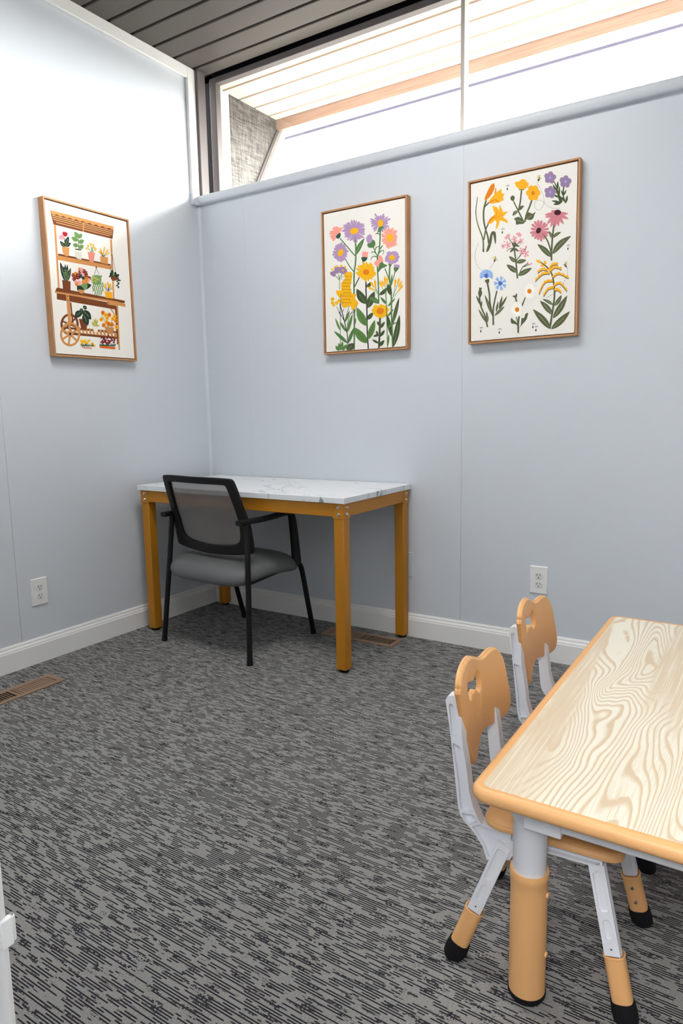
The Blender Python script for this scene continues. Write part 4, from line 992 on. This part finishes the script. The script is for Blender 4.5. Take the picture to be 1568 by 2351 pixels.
for a in [(1110,1150,1080,1095,44),(1105,1120,1105,1055,34),(1130,1150,1150,1085,44),(1150,1150,1195,1120,40),(1170,1160,1185,1185,30),(1170,1190,1220,1200,22),(1180,1200,1165,1220,24),(1190,1220,1180,1255,26),(1180,1255,1155,1270,22),(1180,1270,1190,1300,22),(1085,1150,1062,1140,26)]:A.leaf('d',*a)
A.leaf('F',1125,1140,1120,1095,26);A.leaf('F',1155,1200,1175,1215,20)
# lower shelf
A.poly('n2',(675,1690),(740,1695),(785,1770),(770,1840),(710,1830),(690,1750))
A.st(D,9,(735,1700),(740,1600))
for a in [(718,1590,628,1680,84,8),(725,1590,690,1560,40,0),(720,1585,835,1700,86,-8),(735,1560,775,1530,60,0),(735,1630,795,1775,82,0)]:A.leaf('d',*a,'V',5)
for a in [(890,1790,838,1725,26),(890,1790,868,1690,26),(895,1790,890,1680,28),(895,1790,920,1690,26),(898,1790,940,1770,24),(890,1790,850,1760,24)]:A.leaf('b',*a,0,D,4)
A.poly('E2',(862,1785),(922,1790),(920,1860),(895,1865),(868,1855))
for a in [(1060,1810,970,1640),(1060,1810,1040,1640),(1065,1810,1120,1660),(1070,1810,1150,1760)]:A.st(D,4,a[:2],a[2:])
for c,x,y in [('O',985,1612),('y',1020,1640),('O',1068,1640),('y',1040,1680),('y',965,1698),('y',1112,1690),('y',1135,1660),('O',1155,1715),('y',1035,1735),('O',1100,1765),('O',995,1772),('y',1160,1795),('O',1060,1755)]:
    A.daisy(c,x,y,25,29,9,18,core=.7,jit=.04);A.ell('m2',x,y,6,7)
A.blob('t2',(1005,1785),(1060,1800),(1122,1805),(1118,1860),(1085,1885),(1040,1870))
for i in range(6): A.st('n',3,(1012+i*2,1800+i*13),(1060,1808+i*13),(1118,1808+i*12))
# floor trays
for i in range(16): A.ell(Y,705+random.uniform(0,155),1965+random.uniform(0,60),14,14)
A.ell(Y,875,2035,14,16)
for i in range(20): A.leaf('T',710+i*8,2045,705+i*8+random.uniform(-12,22),2005+random.uniform(0,25),10)
A.poly('k',(716,2045),(845,2060),(842,2076),(722,2066))
for i in range(45): A.ell('m2',960+random.uniform(0,180),1940+random.uniform(-15,70)+ (0 if i%3 else -15),9,13)
for i in range(22): A.leaf('T',945+i*9,2045,940+i*10+random.uniform(-8,14),2000+random.uniform(0,20),12)
A.poly('z',(945,2035),(1145,2052),(1142,2082),(948,2062))
ART_CART = A.L

def framed_print(label, loc, rz, art, tilt=0.0):
    """framed canvas facing local -y, origin at its centre on the wall"""
    t = thing('framed_print', label, 'picture', loc, rz, 'framed flower prints'); t.rotation_euler = (0, -tilt, rz) if rz == 0 else (tilt, 0, rz)
    w, h, d = 0.2313, 0.3356, 0.037
    bm = nb()
    def frame_piece(x0, z0, x1, z1): box(bm, x0, -d, z0, x1, -0.001, z1)
    e = 0.0075
    frame_piece(-w, -h, -w + e, h); frame_piece(w - e, -h, w, h); frame_piece(-w + e, h - e, w - e, h); frame_piece(-w + e, -h, w - e, -h + e)
    box(bm, -w + e, -0.012, -h + e, w - e, -0.004, h - e)
    obj('frame', bm, M['oak'], t, bevel=0.0007, seg=1)
    cw, chh, dc = 0.2195, 0.3235, 0.031
    bm = nb(); box(bm, -cw, -dc, -chh, cw, -0.012, chh, 0)
    mats = [M['canvas']]; idx = {}
    for i, (c, pts) in enumerate(art):
        if c not in idx: idx[c] = len(mats); mats.append(INKM[c])
        y = -dc - 0.0001 - i * 1.2e-6
        q = []
        for p in pts:
            p = (max(-cw + 0.001, min(cw - 0.001, p[0])), max(-chh + 0.001, min(chh - 0.001, p[1])))
            if not q or (abs(p[0] - q[-1][0]) + abs(p[1] - q[-1][1])) > 2e-5: q.append(p)
        if len(q) > 2:
            if sum(q[j - 1][0] * q[j][1] - q[j][0] * q[j - 1][1] for j in range(len(q))) < 0: q.reverse()
            bm.faces.new([bm.verts.new((x, y, z)) for x, z in q]).material_index = idx[c]
    me = bpy.data.meshes.new('canvas'); bm.to_mesh(me); bm.free()
    for m_ in mats: me.materials.append(m_)
    link('canvas', me, t)
    return t
framed_print('framed print of a wooden flower cart with potted plants, on the left wall', (0.0, -0.7578, 1.6981), PI / 2, ART_CART)
framed_print('framed print of tall purple, coral and yellow meadow flowers, above the desk', (1.0592, 0.0, 1.7126), 0, ART_MEADOW)
framed_print('framed print of separate flower specimens with small bees, rightmost on the back wall', (1.8142, 0.0, 1.7158), 0, ART_CHART, math.radians(0.65))
